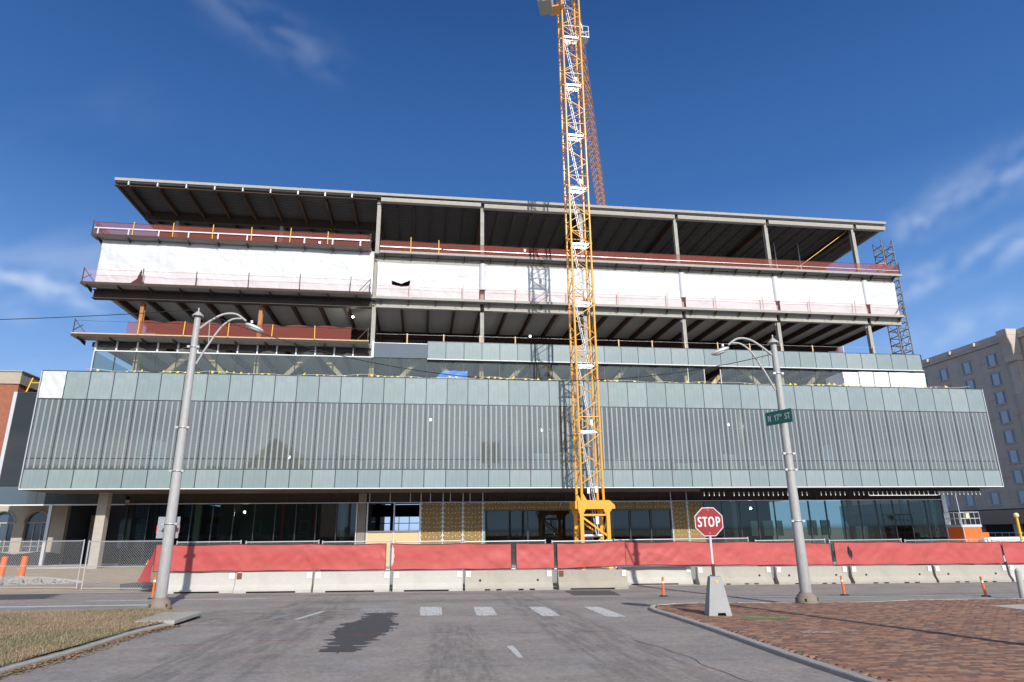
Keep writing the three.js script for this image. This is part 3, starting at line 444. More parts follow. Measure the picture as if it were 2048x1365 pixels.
{ // guard rails, posts and safety nets along the open floor edges
  const postG = bx(-0.03, 0.03, -0.1, 1.15, -0.03, 0.03);
  function rail(name, y, x0, x1, z, { net = M.net, h = 1.05, posts = [], pmat = M.yellow, lean = 0, mid = 0, netFrom = x0, netTo = x1, sag = 0.05 }) {
    const r = sub(name, B);
    if (net) part('safety_net', grid(Math.ceil((netTo - netFrom) * 3), 4, (u, v) => { const x = mix(netFrom, netTo, u), s = sag * Math.sin((x * 1.4) % Math.PI) * v; return [x, y + 0.02 + (h - s) * v, z - 0.05 + 0.06 * (fbm(x * 1.1 + y, v * 2, 3) - 0.5)]; }), net, r);
    const cab = []; for (let k = 0; k < 24; k++) { const p = k / 24, q = (k + 1) / 24, f = t => V(mix(x0, x1, t), y + h + 0.01 - 0.03 * Math.sin((mix(x0, x1, t) * 1.4) % Math.PI), z - 0.02); cab.push(bar(f(p), f(q), 0.012, 5)); } part('top_cable', merge(cab), net === M.netpale ? std([0.45, 0.2, 0.18], 0.7) : M.darksteel, r);
    if (mid) { part('mid_rail', bx(x0, x1, y + mid - 0.05, y + mid + 0.05, z, z + 0.04), M.alu, r); for (let x = x0 + 0.3; x < x1; x += 2.28) part('rail_stub', bx(x - 0.05, x + 0.05, y + 0.02, y + mid - 0.05, z, z + 0.04), M.alu, r); }
    for (const x of posts) { const o = part('guard_post', postG, pmat, r); o.position.set(x, y, z + 0.07); o.rotation.z = lean + (hash2(x * 10, y) - 0.5) * 0.08; o.scale.y = 1 + 0.2 * hash2(x * 7, y * 3); }
    return r;
  }
  const nice = (a, b, s) => { const o = []; for (let x = a; x < b; x += s) o.push(x); return o; };
  rail('guard_rail', L6, -26.4, -4.8, -51.0, { posts: nice(-23.5, -5.5, 3.05), mid: 0.55 });
  rail('guard_rail', L5, -26.55, -4.6, -51.0, { net: M.netpale, posts: nice(-22.2, -5, 4.0), pmat: M.darksteel });
  rail('guard_rail', L4 + 0.06, -26.5, -4.6, -51.0, { posts: nice(-21.9, -5.5, 3.3), netFrom: -22.8, netTo: -5.9, sag: 0.2 });
  rail('guard_rail', L6 + 0.02, -4.0, 44.8, -51.72, { h: 0.95, posts: [-1.4, 1.0], mid: 0.0 });
  rail('guard_rail', L5, -4.0, 44.5, -51.82, { net: M.netpale, h: 0.95, posts: nice(-1.4, 44, 4.56), pmat: std([0.62, 0.4, 0.36], 0.8) });
  const lr = sub('guard_rail', B); part('top_cable', bar(V(-4, 17.85, -52.3), V(44, 17.85, -52.3), 0.012, 5), M.galv, lr);
  for (const x of nice(-1.45, 44, 3.045)) { if (Math.abs(x - 10.6) < 1) continue; part('guard_post', bx(x - 0.05, x + 0.05, 16.6, 17.95, -52.34, -52.29), M.pine, lr); }
  part('mid_rail', merge([bx(-4, 1.2, L6 + 0.38, L6 + 0.46, -51.75, -51.72), bx(1.4, 44.9, L6 + 0.36, L6 + 0.40, -51.75, -51.72)]), M.alu, lr);
  // end braces of the deck rails
  for (const [x, y] of [[-26.55, L6], [-26.6, L5], [-26.55, L4 + 0.06], [-4.75, L6], [-4.6, L5], [-4.55, L4 + 0.06], [44.95, L6], [44.55, L5]]) { const s = x < -20 ? 1 : -1, zz = x > 0 ? -51.75 : -51.0; part('end_brace', merge([strut(V(x, y - 0.1, zz), V(x, y + 1.2, zz), 0.06), strut(V(x, y + 1.15, zz), V(x + s * 0.85, y + 0.1, zz), 0.045), strut(V(x, y + 0.3, zz), V(x, y + 1.1, zz - 1.2), 0.05)]), M.darksteel, lr); }
  // red net standing on the right end
  part('safety_net', grid(6, 6, (u, v) => [38.2 + (u - 0.5) * 1.4 * (1 - v), 17.2 + v * 0.95, -53]), M.net, lr);
  part('safety_net', grid(14, 4, (u, v) => [mix(-26.5, -26.2, v), L6 + 0.05 + v * 1.0, mix(-51, -58, u)]), M.net, lr); part('safety_net', grid(14, 4, (u, v) => [44.85, L6 + 0.05 + v * 0.95, mix(-51.7, -58, u)]), M.net, lr);
  part('timber_barricade', merge([strut(V(42.0, L6 + 0.75, -51.9), V(43.6, L6 + 1.2, -51.9), 0.1), strut(V(43.6, L6 + 1.2, -51.9), V(43.8, L6 + 0.5, -51.9), 0.12), strut(V(42.2, L6 + 0.55, -51.9), V(44.6, L6 + 0.55, -51.9), 0.1)]), M.orange, lr);
}
{ // upper glass ribbon, set back behind the terrace
  const rb = sub('upper_curtain_wall', B); const n = 30, w = (45.5 - 0.27) / n;
  const gS = bx(-w / 2 + 0.03, w / 2 - 0.03, 15.72, 17.16, -0.03, 0), gV = bx(-w / 2 + 0.02, w / 2 - 0.02, 12.0, 15.5, -0.012, 0), gM = bx(-0.022, 0.022, 12.0, 15.52, -0.12, 0.01), gM2 = bx(-0.02, 0.02, 15.7, 17.2, -0.12, -0.004);
  for (let i = 0; i < n; i++) {
    const x = 0.27 + (i + 0.5) * w; seed = 900 + i * 13; rnd(); let o = part('spandrel_panel', gS, M.spandrel[Math.floor(rnd() * 3)], rb); o.position.set(x, 0, RZ);
    if (i !== 16) { o = part('vision_pane', gV, M.ribbonglass, rb); o.position.set(x, 0, RZ - 0.3); }
    o = part('mullion', gM, i >= 15 && i <= 17 ? M.whitemetal : M.mullion, rb); o.position.set(x - w / 2, 0, RZ - 0.3); o = part('mullion', gM2, M.mullion, rb); o.position.set(x - w / 2, 0, RZ);
  }
  part('ledge_trim', bx(0.25, 45.55, 15.64, 15.70, RZ - 0.4, RZ + 0.05), M.whitemetal, rb); part('coping', bx(0.25, 45.55, 17.17, 17.21, RZ - 0.25, RZ + 0.01), M.mullion, rb);
  part('corner_trim', bx(45.5, 45.58, 12, 17.2, RZ - 0.2, RZ + 0.02), M.mullion, rb); part('side_wall', bx(45.42, 45.48, 12, 17.1, -70, RZ - 0.25), M.spandrel[0], rb);
  part('backing_wall', bx(0.3, 45.4, 15.55, 17.1, RZ - 0.25, RZ - 0.12), M.charcoal, rb);
  // dark glass return bays
  const gd = bx(-0.73, 0.73, 15.72, 16.93, -0.03, 0), gdv = bx(-0.73, 0.73, 12.0, 15.66, -0.02, 0); for (let i = 0; i < 3; i++) { const x = -4.2 + (i + 0.5) * 1.49; let o = part('dark_spandrel_panel', gd, M.darkspandrel, rb); o.position.set(x, 0, RZ); o = part('vision_pane', gdv, M.ribbonglass, rb); o.position.set(x, 0, RZ); o = part('mullion', bx(-0.02, 0.02, 12, 17, -0.1, 0.004), M.mullion, rb); o.position.set(x - 0.745, 0, RZ); }
  part('coping', bx(-4.2, 0.25, 16.94, 16.98, RZ - 0.2, RZ + 0.01), M.galv, rb);
  // left bays: clear glass below an open stud gap
  const nl = 14, wl = (25.2 - 4.25) / nl; const gl = bx(-wl / 2 + 0.018, wl / 2 - 0.018, 12.0, 15.68, -0.015, 0);
  for (let i = 0; i < nl; i++) { const x = -25.2 + (i + 0.5) * wl; let o = part('vision_pane', gl, M.ribbonglass, rb); o.position.set(x, 0, RZ); o = part('mullion', bx(-0.022, 0.022, 12, 15.7, -0.12, 0.006), M.mullion, rb); o.position.set(x - wl / 2, 0, RZ); o = part('stud', bx(-0.05, 0.05, 15.77, 16.5, -0.12, 0), M.whitemetal, rb); o.position.set(x - wl / 2, 0, RZ); }
  part('head_rail', bx(-25.25, -4.25, 15.69, 15.765, RZ - 0.15, RZ + 0.02), M.whitemetal, rb); part('end_post', bx(-4.28, -4.1, 15.7, 17.1, RZ - 0.1, RZ + 0.03), M.whitemetal, rb); part('end_post', bx(-25.3, -25.2, 12, 16.45, RZ - 0.1, RZ + 0.01), M.galv, rb);
  part('side_glass', bx(-25.26, -25.24, 12, 15.68, -62, RZ - 0.12), M.ribbonglass, rb);
  for (const [x, s] of [[-24.6, 1], [-18.3, 1.1], [-17.0, 0.8], [-8.9, 1], [-12.4, 0.7], [-22.2, 0.7], [-6.2, 0.6]]) part('plastic_wrap', grid(14, 8, (u, v) => { const a = u * Math.PI; return [x - Math.cos(a) * 0.9 * s, 15.75 + Math.sin(a) * 0.42 * s * (1 - v * 0.4) + 0.08 * fbm(u * 6 + x, v * 4, 2), RZ - 0.2 - v * 0.7]; }), M.tarp, rb);
}
// interior of the third storey behind the ribbon
part('rear_wall', bx(-25, 45.2, 12, L4 - 0.3, -66.2, -66), std([0.16, 0.165, 0.16], 0.9), B);
{ // ground floor
  const gf = sub('ground_floor', B), Z = -51.2, yb = -1.05;
  part('floor', bx(-21.5, 44.2, -1.2, -0.45, BACK, Z - 0.1), M.slab, gf);
  part('head_rail', bx(-21.0, 44.3, 4.12, 4.18, Z - 0.05, Z + 0.05), M.galv, gf);
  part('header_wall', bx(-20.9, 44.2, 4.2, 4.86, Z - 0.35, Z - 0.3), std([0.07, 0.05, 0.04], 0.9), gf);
  for (let x = -20.5; x < 44; x += 1.52) part('hanger_stud', bx(x - 0.03, x + 0.03, 4.18, 4.86, Z - 0.04, Z + 0.02), x < -5 || x > 5 ? M.darksteel : M.galv, gf);
  const glass = (x0, x1, y0, y1, z = Z) => part('glass_pane', bx(x0, x1, y0, y1, z - 0.012, z), M.storeglass, gf); const mul = (x, y0, y1, w = 0.03, m = M.mullion, z = Z) => part('mullion', bx(x - w, x + w, y0, y1, z - 0.14, z + 0.02), m, gf);
  for (let i = 0; i < 11; i++) { const x = -20.85 + i * 1.47; glass(x + 0.03, x + 1.44, 0.05, 4.1); mul(x, -0.1, 4.11); } mul(-4.68, -0.1, 4.11, 0.04, M.galv);
  part('sill', bx(-20.9, -4.7, -0.1, 0.04, Z - 0.14, Z + 0.03), M.mullion, gf); const fm = part('insulation_board', bx(-21.0, -5, -0.95, -0.11, Z - 0.1, Z + 0.06), std([0.50, 0.42, 0.56], 0.9), gf); fm.userData.label = 'lavender foam board along the wall base';
  part('base_wall', bx(-20.9, 44.0, -1.3, -0.47, Z - 0.3, Z - 0.14), M.concrete, gf);
  part('column', bx(-4.6, -4.02, yb, 4.86, Z - 0.5, Z + 0.04), noisy([0.24, 0.20, 0.17], 0.2, 0.9, 0.8), gf);
  // framed opening with plywood below it
  for (const x of [-3.9, -1.92, 0.02]) part('stud', bx(x - 0.05, x + 0.05, -0.6, 4.12, Z - 0.1, Z + 0.03), M.galv, gf); part('opening_sill', bx(-3.85, -0.03, 2.0, 2.1, Z - 0.12, Z + 0.035), M.alu, gf); part('plywood', bx(-3.85, -1.97, -0.6, 1.99, Z - 0.08, Z - 0.05), M.pine, gf); part('plywood', bx(-1.87, -0.03, -0.6, 1.99, Z - 0.08, Z - 0.05), M.pine, gf);
  // gold insulation panels with washer plates
  const gold = noisy([0.255, 0.165, 0.058], 0.4, 0.9, 0.6, { sx: 40, sy: 2, fine: 0.3 }); const washer = new THREE.CylinderGeometry(0.035, 0.035, 0.012, 8); washer.rotateX(Math.PI / 2);
  const wash = (x0, x1, y0, y1, p) => { const gs = []; for (let y = y0 + 0.2; y < y1; y += 0.34) for (let x = x0 + 0.14; x < x1; x += 0.27) { const w = washer.clone(); w.translate(x + (hash2(x * 31, y * 17) - 0.5) * 0.1, y + (hash2(x * 13, y * 37) - 0.5) * 0.1, Z - 0.0); gs.push(w); } part('washer_plates', merge(gs), M.galv, p); };
  const panel = (x0, x1, y0, y1) => { const p = part('insulation_panel', bx(x0, x1, y0, y1, Z - 0.1, Z - 0.005), gold, gf); wash(x0, x1, y0, y1, p); };
  for (const [a, b] of [[0.1, 1.72], [1.78, 3.25], [3.31, 4.78]]) panel(a, b, -0.6, 4.1); for (let x = 4.86; x < 19.9; x += 1.52) panel(x, x + 1.49, 3.52, 4.1); for (const [a, b] of [[20.05, 21.3], [21.36, 22.7]]) panel(a, b, -0.7, 4.1);
  for (const x of [0.07, 1.75, 3.28, 4.81, 20.0, 21.33]) { part('panel_rail', bx(x - 0.035, x + 0.035, -0.6, 4.86, Z - 0.0, Z + 0.05), M.galv, gf); for (let y = -0.3; y < 4; y += 0.33) part('rail_clip', bx(x - 0.1, x + 0.1, y, y + 0.1, Z + 0.0, Z + 0.02), M.galv, gf); }
  // large entrance glazing
  glass(5.0, 11.9, -0.6, 3.45); mul(4.92, -0.6, 3.5, 0.07, std([0.2, 0.28, 0.27], 0.4)); part('head_frame', bx(4.85, 20.0, 3.46, 3.52, Z - 0.14, Z + 0.02), M.mullion, gf);
  for (const x of [8.3, 11.95, 13.4, 14.7, 16.5, 18.2, 19.9]) mul(x, -0.6, 3.45, 0.05); glass(14.8, 16.4, -0.6, 3.45); glass(16.6, 18.1, -0.6, 3.45); glass(18.3, 19.8, -0.6, 3.45); part('dark_infill', bx(12.0, 13.35, -0.6, 3.45, Z - 0.1, Z - 0.05), M.black, gf);
  // right-hand storefront
  for (let i = 0; i < 14; i++) { const x = 22.75 + i * 1.525; glass(x + 0.03, x + 1.495, -0.7, 4.08); mul(x, -0.7, 4.1, 0.035); } mul(44.15, -0.7, 4.6, 0.07); part('end_return', bx(44.1, 44.14, -0.8, 4.1, Z - 14, Z - 0.15), M.storeglass, gf);
  for (let k = 0; k < 3; k++) part('side_mullion', bx(44.06, 44.2, -0.8, 4.85, Z - 1.5 - k * 3.5, Z - 1.4 - k * 3.5), M.mullion, gf); part('weather_wrap', bx(44.25, 44.9, 0, 4.85, Z - 0.9, Z - 0.3), M.alu, gf);
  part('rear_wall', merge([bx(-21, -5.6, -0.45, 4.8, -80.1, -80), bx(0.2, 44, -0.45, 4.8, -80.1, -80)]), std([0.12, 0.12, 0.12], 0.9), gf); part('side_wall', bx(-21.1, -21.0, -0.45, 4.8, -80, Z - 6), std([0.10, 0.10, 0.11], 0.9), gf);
  // soffit hangers
  const hg = bx(-0.022, 0.022, 4.33, 4.62, -0.03, 0.03); for (let k = 0; k < 48; k++) { if ([5, 22, 23, 30].includes(k)) continue; const o = part('soffit_hanger', hg, M.whitemetal, gf); o.position.set(21.1 + k * 0.395 + (k > 33 ? 0.05 : 0), 0, -47.2); } for (let k = 0; k < 12; k++) { const o = part('soffit_hanger', hg, M.whitemetal, gf); o.position.set(40.3 + k * 0.36, 0, -47.2); } part('soffit_channel', bx(34.6, 40.5, 4.30, 4.34, -47.25, -47.15), M.whitemetal, gf); part('soffit_backing', bx(20.9, 44.5, 4.63, 4.86, -47.4, -47.35), M.black, gf);
  // pale columns on the open side and inner partitions
  for (const [x, z] of [[-21.6, -49.3]]) { part('column', bx(x - 0.3, x + 0.3, -0.42, 4.86, z - 0.3, z + 0.3), noisy([0.40, 0.36, 0.31], 0.2, 0.9, 0.8), gf); part('column_base', bx(x - 0.42, x + 0.5, -0.62, -0.42, z - 0.42, z + 0.42), M.concrete, gf); }
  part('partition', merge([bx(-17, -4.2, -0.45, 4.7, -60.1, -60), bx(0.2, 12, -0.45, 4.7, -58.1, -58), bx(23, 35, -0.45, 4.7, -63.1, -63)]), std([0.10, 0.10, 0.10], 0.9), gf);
  const inner = std([0.55, 0.6, 0.6], 0.7); for (const [x, w] of [[29.2, 0.8], [30.4, 0.9], [31.6, 0.6], [33.4, 0.7], [34.6, 0.9], [35.9, 0.9]]) part('wall_board', bx(x, x + w, 1.3, 2.6, -56.2, -56.1), inner, gf);
  for (let k = 0; k < 6; k++) part('column', bx(-18 + k * 11.5, -17.6 + k * 11.5, -0.45, 4.8, -57.4, -57), M.fireproof, gf);
  part('bulkhead', bx(-5.6, 0.3, 3.55, 4.8, -72.1, -72), M.charcoal, gf); for (const x of [-4.9, -4.0, -2.6]) part('inner_column', bx(x - 0.22, x + 0.22, -0.45, 4.8, -66, -65.6), M.charcoal, gf); part('transom_bar', bx(-5.6, 0.3, 2.95, 3.03, -79.9, -79.8), M.charcoal, gf); for (const x of [-4.6, -2.4, -1.2]) part('rear_mullion', bx(x - 0.04, x + 0.04, -0.45, 4, -79.9, -79.8), M.charcoal, gf);
  part('red_pole', bx(-10.62, -10.5, -0.45, 4.7, -54.1, -54), std([0.45, 0.03, 0.03], 0.5), gf); part('red_pole', bx(-8.2, -8.08, -0.45, 4.7, -54.1, -54), std([0.45, 0.03, 0.03], 0.5), gf);
}
{ // plywood-clad core and loose items on the open sixth floor
  const k = sub('lift_core', B); const cm = noisy([0.36, 0.31, 0.25], 0.2, 0.9, 0.6); for (const [a, b] of [[29.0, 33.0], [34.2, 36.5], [36.8, 39.2], [39.5, 42.6]]) part('core_panel', bx(a, b, L6, L6 + 2.9, -60.4, -60.2), cm, k);
  part('tie_strap', strut(V(35.0, L6 + 0.6, -53.2), V(41.0, RF - 0.6, -52.9), 0.05), M.yellow, k); for (const x of [35.0, 37.6]) part('hanging_rod', bx(x - 0.03, x + 0.03, L6 + 1.6, RF - 0.7, -56, -55.94), M.alu, k);
  part('tie_strap', strut(V(41.4, RF - 0.7, -52.8), V(44.2, L6 + 2.4, -56), 0.03), M.yellow, k);
}
const bulbM = new THREE.MeshStandardMaterial({ color: 0xffffff, emissive: 0xffffff, emissiveIntensity: 3 });
const bulbG = new THREE.SphereGeometry(0.11, 10, 8);
for (const [x, y, z, l] of [[9.1, L6 + 2.2, -55, 'hanging under the roof deck'], [-9.6, L6 + 2.0, -55, 'hanging under the roof near the left deck net'], [-6.2, 19.9, -54.2, 'hanging below the fifth floor left bay'], [9.3, 18.6, -54.2, 'hanging below the fifth floor beside the crane'], [-17.2, 14.0, -52.9, 'behind the upper left glass'], [9.0, 13.6, -52.9, 'behind the upper glass near the crane'], [33.0, 13.8, -52.9, 'behind the upper glass by the white boxes'], [0.6, 10.0, -48, 'behind the striped glass, high up'], [-9.3, 7.2, -48, 'behind the striped glass near the floor'], [9.1, 9.4, -48.5, 'behind the striped glass beside the crane'], [24.0, 9.9, -48, 'behind the striped glass right of the crane'], [-13.2, 3.6, -53, 'inside the dark ground floor'], [27.5, 3.6, -52.6, 'inside the ground floor storefront']]) {
  const b = thing('work_light', 'small glowing work light ' + l, 'work light', [x, y, z], 0, 'temporary work lights in the building'); part('bulb', bulbG, bulbM, b); part('cord', bar(V(0, 0.1, 0), V(0, 0.55, 0), 0.012, 4), M.black, b);
  const p = new THREE.PointLight(0xfff4e0, 4, 0, 2); p.position.set(0, -0.15, 0.05); p.castShadow = true; b.add(p);
}
rebase(B, 10, -0.6, F);

// ---------------------------------------------------------------- tower crane
{
  const cr = thing('tower_crane', 'yellow lattice tower crane standing against the glass front, jib reaching behind', 'tower crane');
  const xa = 10.77, xb = 12.26, zf = -43.5, zb = -45.0, cx = (xa + xb) / 2, cz = (zf + zb) / 2, S = 4.745, y0 = 4.85, N = 9;
  const corner = [[xa, zf], [xb, zf], [xb, zb], [xa, zb]];
  const secG = (() => {
    const out = { chord: corner.map(([x, z]) => bar(V(x, 0, z), V(x, S, z), 0.082, 12)), brace: [], strut: [], flange: [], ladder: [], platform: null };
    for (let f = 0; f < 4; f++) { const a = corner[f], b = corner[(f + 1) % 4], h = S / 4; const gs = []; for (let k = 0; k < 4; k++) { const p = k % 2 ? b : a, q = k % 2 ? a : b; gs.push(bar(V(p[0], S - k * h - 0.04, p[1]), V(q[0], S - (k + 1) * h + 0.12, q[1]), 0.034, 7)); } out.brace.push(merge(gs)); out.strut.push(bar(V(a[0], S - 0.02, a[1]), V(b[0], S - 0.02, b[1]), 0.036, 7)); }
    for (const [x, z] of corner) { const g = new THREE.CylinderGeometry(0.115, 0.115, 0.14, 12); g.translate(x, S - 1.05, z); out.flange.push(g); }
    const lz = cz + 0.35; const l0 = V(xb - 0.5, -1.0, lz), l1 = V(xa + 0.2, S - 1.05, lz); const lg = []; for (const dz of [-0.2, 0.2]) lg.push(bar(l0.clone().add(V(0, 0, dz)), l1.clone().add(V(0, 0, dz)), 0.032, 6)); for (let k = 1; k < 16; k++) { const p = l0.clone().lerp(l1, k / 16); lg.push(bar(p.clone().add(V(0, 0, -0.2)), p.clone().add(V(0, 0, 0.2)), 0.016, 5)); }
    // hoops of the ladder guard
    for (let k = 4; k < 16; k += 3) { const p = l0.clone().lerp(l1, k / 16), pts = []; for (let t = 0; t <= 8; t++) { const a = Math.PI * t / 8; pts.push(V(p.x + 0.6 * Math.sin(a), p.y - 0.12 * Math.sin(a), p.z - 0.28 * Math.cos(a))); } lg.push(tube(pts, 0.012, 10, 4)); }
    out.ladder = merge(lg); out.platform = merge([...[0, 1, 2, 3, 4].map(k => bx(xa + 0.09, xb - 0.09, -0.02, 0.02, zf - 0.14 - k * 0.17, zf - 0.1 - k * 0.17)), bx(xa + 0.09, xb - 0.09, 0.025, 0.13, zf - 0.13, zf - 0.1), bx(xa + 0.3, xa + 0.34, 0.021, 0.06, zf - 0.8, zf - 0.1)]); return out;
  })();
  for (let k = 0; k < N; k++) {
    const s = sub('mast_section', cr); s.position.y = y0 + k * S;
    secG.chord.forEach(g => part('chord', g, M.craneY, s)); secG.brace.forEach(g => part('lacing', g, M.craneY, s)); secG.strut.forEach(g => part('strut', g, M.craneY, s)); secG.flange.forEach(g => part('joint_sleeve', g, M.craneY, s));
    part('ladder', secG.ladder, M.craneW, s); const p = part('platform', secG.platform, M.craneW, s); p.position.y = S - 1.1;
    if (k % 2 === 0) part('switch_box', cbx(0.22, 0.42, 0.1, xa + 0.95, S - 0.4, zf - 0.25), M.whitemetal, s);
    part('power_cable', bar(V(xb - 0.2, 0, zf - 0.2), V(xb - 0.22, S, zf - 0.2), 0.02, 5), M.black, s);
  }
  // portal base: collar and braced legs
  const base = sub('base_tower', cr);
  const col = new THREE.Shape([[-1.12, 0.52], [1.02, 0.52], [1.38, 0.22], [1.42, 0.0], [1.2, -0.02], [0.95, -0.34], [0.74, -0.34], [0.62, -0.02], [-0.62, -0.02], [-0.78, -0.34], [-1.05, -0.34], [-1.12, 0.0]].map(p => new THREE.Vector2(...p)));
  for (const z of [zf + 0.06, zb - 0.2]) { const g = new THREE.ExtrudeGeometry(col, { depth: 0.14, bevelEnabled: true, bevelSize: 0.02, bevelThickness: 0.02, bevelSegments: 1 }); g.translate(cx + 0.05, 3.36, z); part('collar_plate', uvm(g), M.craneY, base); }
  for (const s of [-1, 1]) part('collar_beam', bx(cx + s * 1.15 - 0.09, cx + s * 1.15 + 0.09, 3.35, 3.86, zb - 0.1, zf + 0.1), M.craneY, base);
  part('collar_deck', bx(cx - 1.05, cx + 1.05, 3.80, 3.85, zb, zf), M.craneY, base);
  for (const [x, z] of corner) {
    const sx = Math.sign(x - cx), sz = Math.sign(z - cz); part('stub_chord', bar(V(x, 3.86, z), V(x, y0, z), 0.1, 12), M.craneY, base);
    const gx = x + sx * 0.16 + 0.05, gz = z + sz * 0.12; part('leg', merge([cbx(0.24, 4.6, 0.24, gx, 1.2, gz)]), M.craneY, base); part('leg_plate', cbx(0.6, 0.05, 0.6, gx, gy(gx, gz) + 0.05, gz), M.galv, base);
    const fl = new THREE.Shape([[0, 0], [0.35, 0], [0, 0.6]].map(p => new THREE.Vector2(...p))); const g = new THREE.ExtrudeGeometry(fl, { depth: 0.05, bevelEnabled: false }); if (sx > 0) g.scale(-1, 1, 1); g.translate(x + sx * -0.02, 3.86, z); part('gusset', uvm(g), M.craneY, base);
  }
  const LX = [xa - 0.11, xb + 0.21];
  for (const z of [zf + 0.12, zb - 0.12]) { part('lacing', merge([strut(V(LX[0], 2.95, z), V(LX[1], 2.95, z), 0.12), strut(V(LX[0], 2.85, z), V(LX[1], 1.55, z), 0.12), strut(V(LX[1], 1.45, z), V(LX[0], 0.1, z), 0.12), strut(V(LX[0], 0.0, z), V(LX[1], -0.1, z), 0.1)]), M.craneY, base); }
  for (const x of LX) part('lacing', merge([strut(V(x, 2.9, zf + 0.12), V(x, 1.5, zb - 0.12), 0.1), strut(V(x, 1.5, zb - 0.12), V(x, 0.1, zf + 0.12), 0.1)]), M.craneY, base);
  part('inner_ladder', merge([bar(V(cx - 0.05, 4.6, cz), V(cx + 0.35, 1.7, cz), 0.035), bar(V(cx + 0.12, 4.6, cz), V(cx + 0.52, 1.7, cz), 0.035)]), M.craneW, base); part('cross_tube', bar(V(xa, 1.62, cz + 0.2), V(xb, 1.62, cz + 0.2), 0.1, 10), M.galv, base); part('sign_board', cbx(0.22, 0.5, 0.03, cx + 0.2, 2.6, zf + 0.2), M.whitemetal, base); part('sign_board', cbx(0.18, 0.4, 0.03, cx - 0.25, 4.55, zf - 0.05), M.whitemetal, base); part('sign_board', cbx(0.18, 0.42, 0.03, cx + 0.28, 4.62, zf - 0.05), M.whitemetal, base);
  part('foundation', bx(xa - 1.4, xb + 1.4, -1.3, -0.5, zb - 1.0, zf + 1.4), M.concrete, base);
  // slewing head and jib
  const topY = y0 + N * S, head = sub('slewing_head', cr);
  const tt = new THREE.CylinderGeometry(1.05, 1.15, 1.0, 20); tt.translate(cx, topY + 0.4, cz); part('turntable', tt, M.craneY, head); part('tower_top', merge(corner.map(([x, z]) => bar(V(x, topY + 0.8, z), V(cx, topY + 8, cz), 0.08, 8))), M.craneY, head);
  const jb = sub('jib', cr); const dir = V(Math.sin(19.5 * R), 0, -Math.cos(19.5 * R)), sd = V(dir.z * -1, 0, dir.x).normalize(), o = V(11.75, 46.2, -44.2), JL = 62, w = 0.65;
  const P = (t, s, u) => o.clone().addScaledVector(dir, t).addScaledVector(sd, s).add(V(0, u, 0));
  const seg = 1.55, nseg = Math.floor(JL / seg); part('lower_chord', bar(P(1, w, 0), P(JL, w, 0), 0.06, 8), M.craneY, jb); part('lower_chord', bar(P(1, -w, 0), P(JL, -w, 0), 0.06, 8), M.craneY, jb); part('upper_chord', bar(P(1, 0, 1.5), P(JL, 0, 1.5), 0.07, 8), M.craneY, jb);
  const lac = (() => { const g = [], t = 0; const A = (a, b, r) => g.push(bar(P(a[0], a[1], a[2]), P(b[0], b[1], b[2]), r, 5)); A([0, w, 0], [seg / 2, 0, 1.5], 0.03); A([seg / 2, 0, 1.5], [seg, w, 0], 0.03); A([0, -w, 0], [seg / 2, 0, 1.5], 0.03); A([seg / 2, 0, 1.5], [seg, -w, 0], 0.03); A([0, w, 0], [seg, -w, 0], 0.028); A([0, w, 0], [0, -w, 0], 0.028); return merge(g); })();
  for (let k = 1; k < nseg; k++) { const m = part('jib_lacing', lac, M.craneY, jb); m.position.copy(dir).multiplyScalar(k * seg); }
  for (const t of [18, 42]) part('pendant', bar(V(cx, topY + 8, cz), P(t, 0, 1.5), 0.03, 5), M.craneY, jb);
  const cj = sub('counter_jib', cr); part('counter_frame', merge([-0.7, 0.7].map(s => strut(P(-0.5, s, 0), P(-15, s, 0), 0.2, 0.35))), M.craneY, cj); for (const t of [-11.5, -12.9]) part('counterweight', (() => { const g = cbx(1.6, 2.4, 1.2); g.rotateY(-19.5 * R); const p = P(t, 0, -0.8); g.translate(p.x, p.y, p.z); return uvm(g); })(), M.concrete, cj); part('pendant', bar(V(cx, topY + 8, cz), P(-13, 0, 0.2), 0.03, 5), M.craneY, cj);
  const cab = sub('cab', cr); const cg = (w0, h0, d0, mx, my, mz, mat, n) => { const g = cbx(w0, h0, d0); g.rotateY(19.5 * R * -1); g.translate(mx, my, mz); part(n, uvm(g), mat, cab); }; cg(1.2, 1.15, 1.8, 9.3, 45.35, -43.3, M.whitemetal, 'cab_body'); cg(1.1, 0.5, 1.6, 9.3, 44.5, -43.3, std([0.35, 0.36, 0.34], 0.5), 'cab_floor'); cg(1.22, 0.7, 0.1, 9.0, 45.3, -42.42, M.winglass, 'windscreen'); cg(1.0, 0.12, 1.0, 10.3, 44.6, -43.8, M.craneY, 'cab_bracket');
  const cage = sub('service_cage', cr); const q = V(13.2, 43.75, -46), fr = []; for (const [a, b] of [[-0.42, -0.4], [0.42, -0.4], [0.42, 0.4], [-0.42, 0.4]]) fr.push(bar(V(q.x + a, q.y, q.z + b), V(q.x + a, q.y + 1.15, q.z + b), 0.025, 6)); for (const h of [0.55, 1.13]) for (const [a, b, c, d] of [[-0.42, -0.4, 0.42, -0.4], [0.42, -0.4, 0.42, 0.4], [0.42, 0.4, -0.42, 0.4], [-0.42, 0.4, -0.42, -0.4]]) fr.push(bar(V(q.x + a, q.y + h, q.z + b), V(q.x + c, q.y + h, q.z + d), 0.022, 6)); part('cage_rail', merge(fr), M.craneW, cage); part('cage_floor', cbx(0.9, 0.06, 0.85, q.x, q.y, q.z), M.galv, cage); part('cage_arm', strut(V(q.x - 0.9, q.y, q.z + 1), V(q.x, q.y, q.z), 0.08), M.craneW, cage); part('cage_hanger', strut(V(q.x, q.y + 1.1, q.z), P(2.2, 0.5, 0), 0.06), M.craneW, cage);
  rebase(cr, cx, -0.5, cz);
}

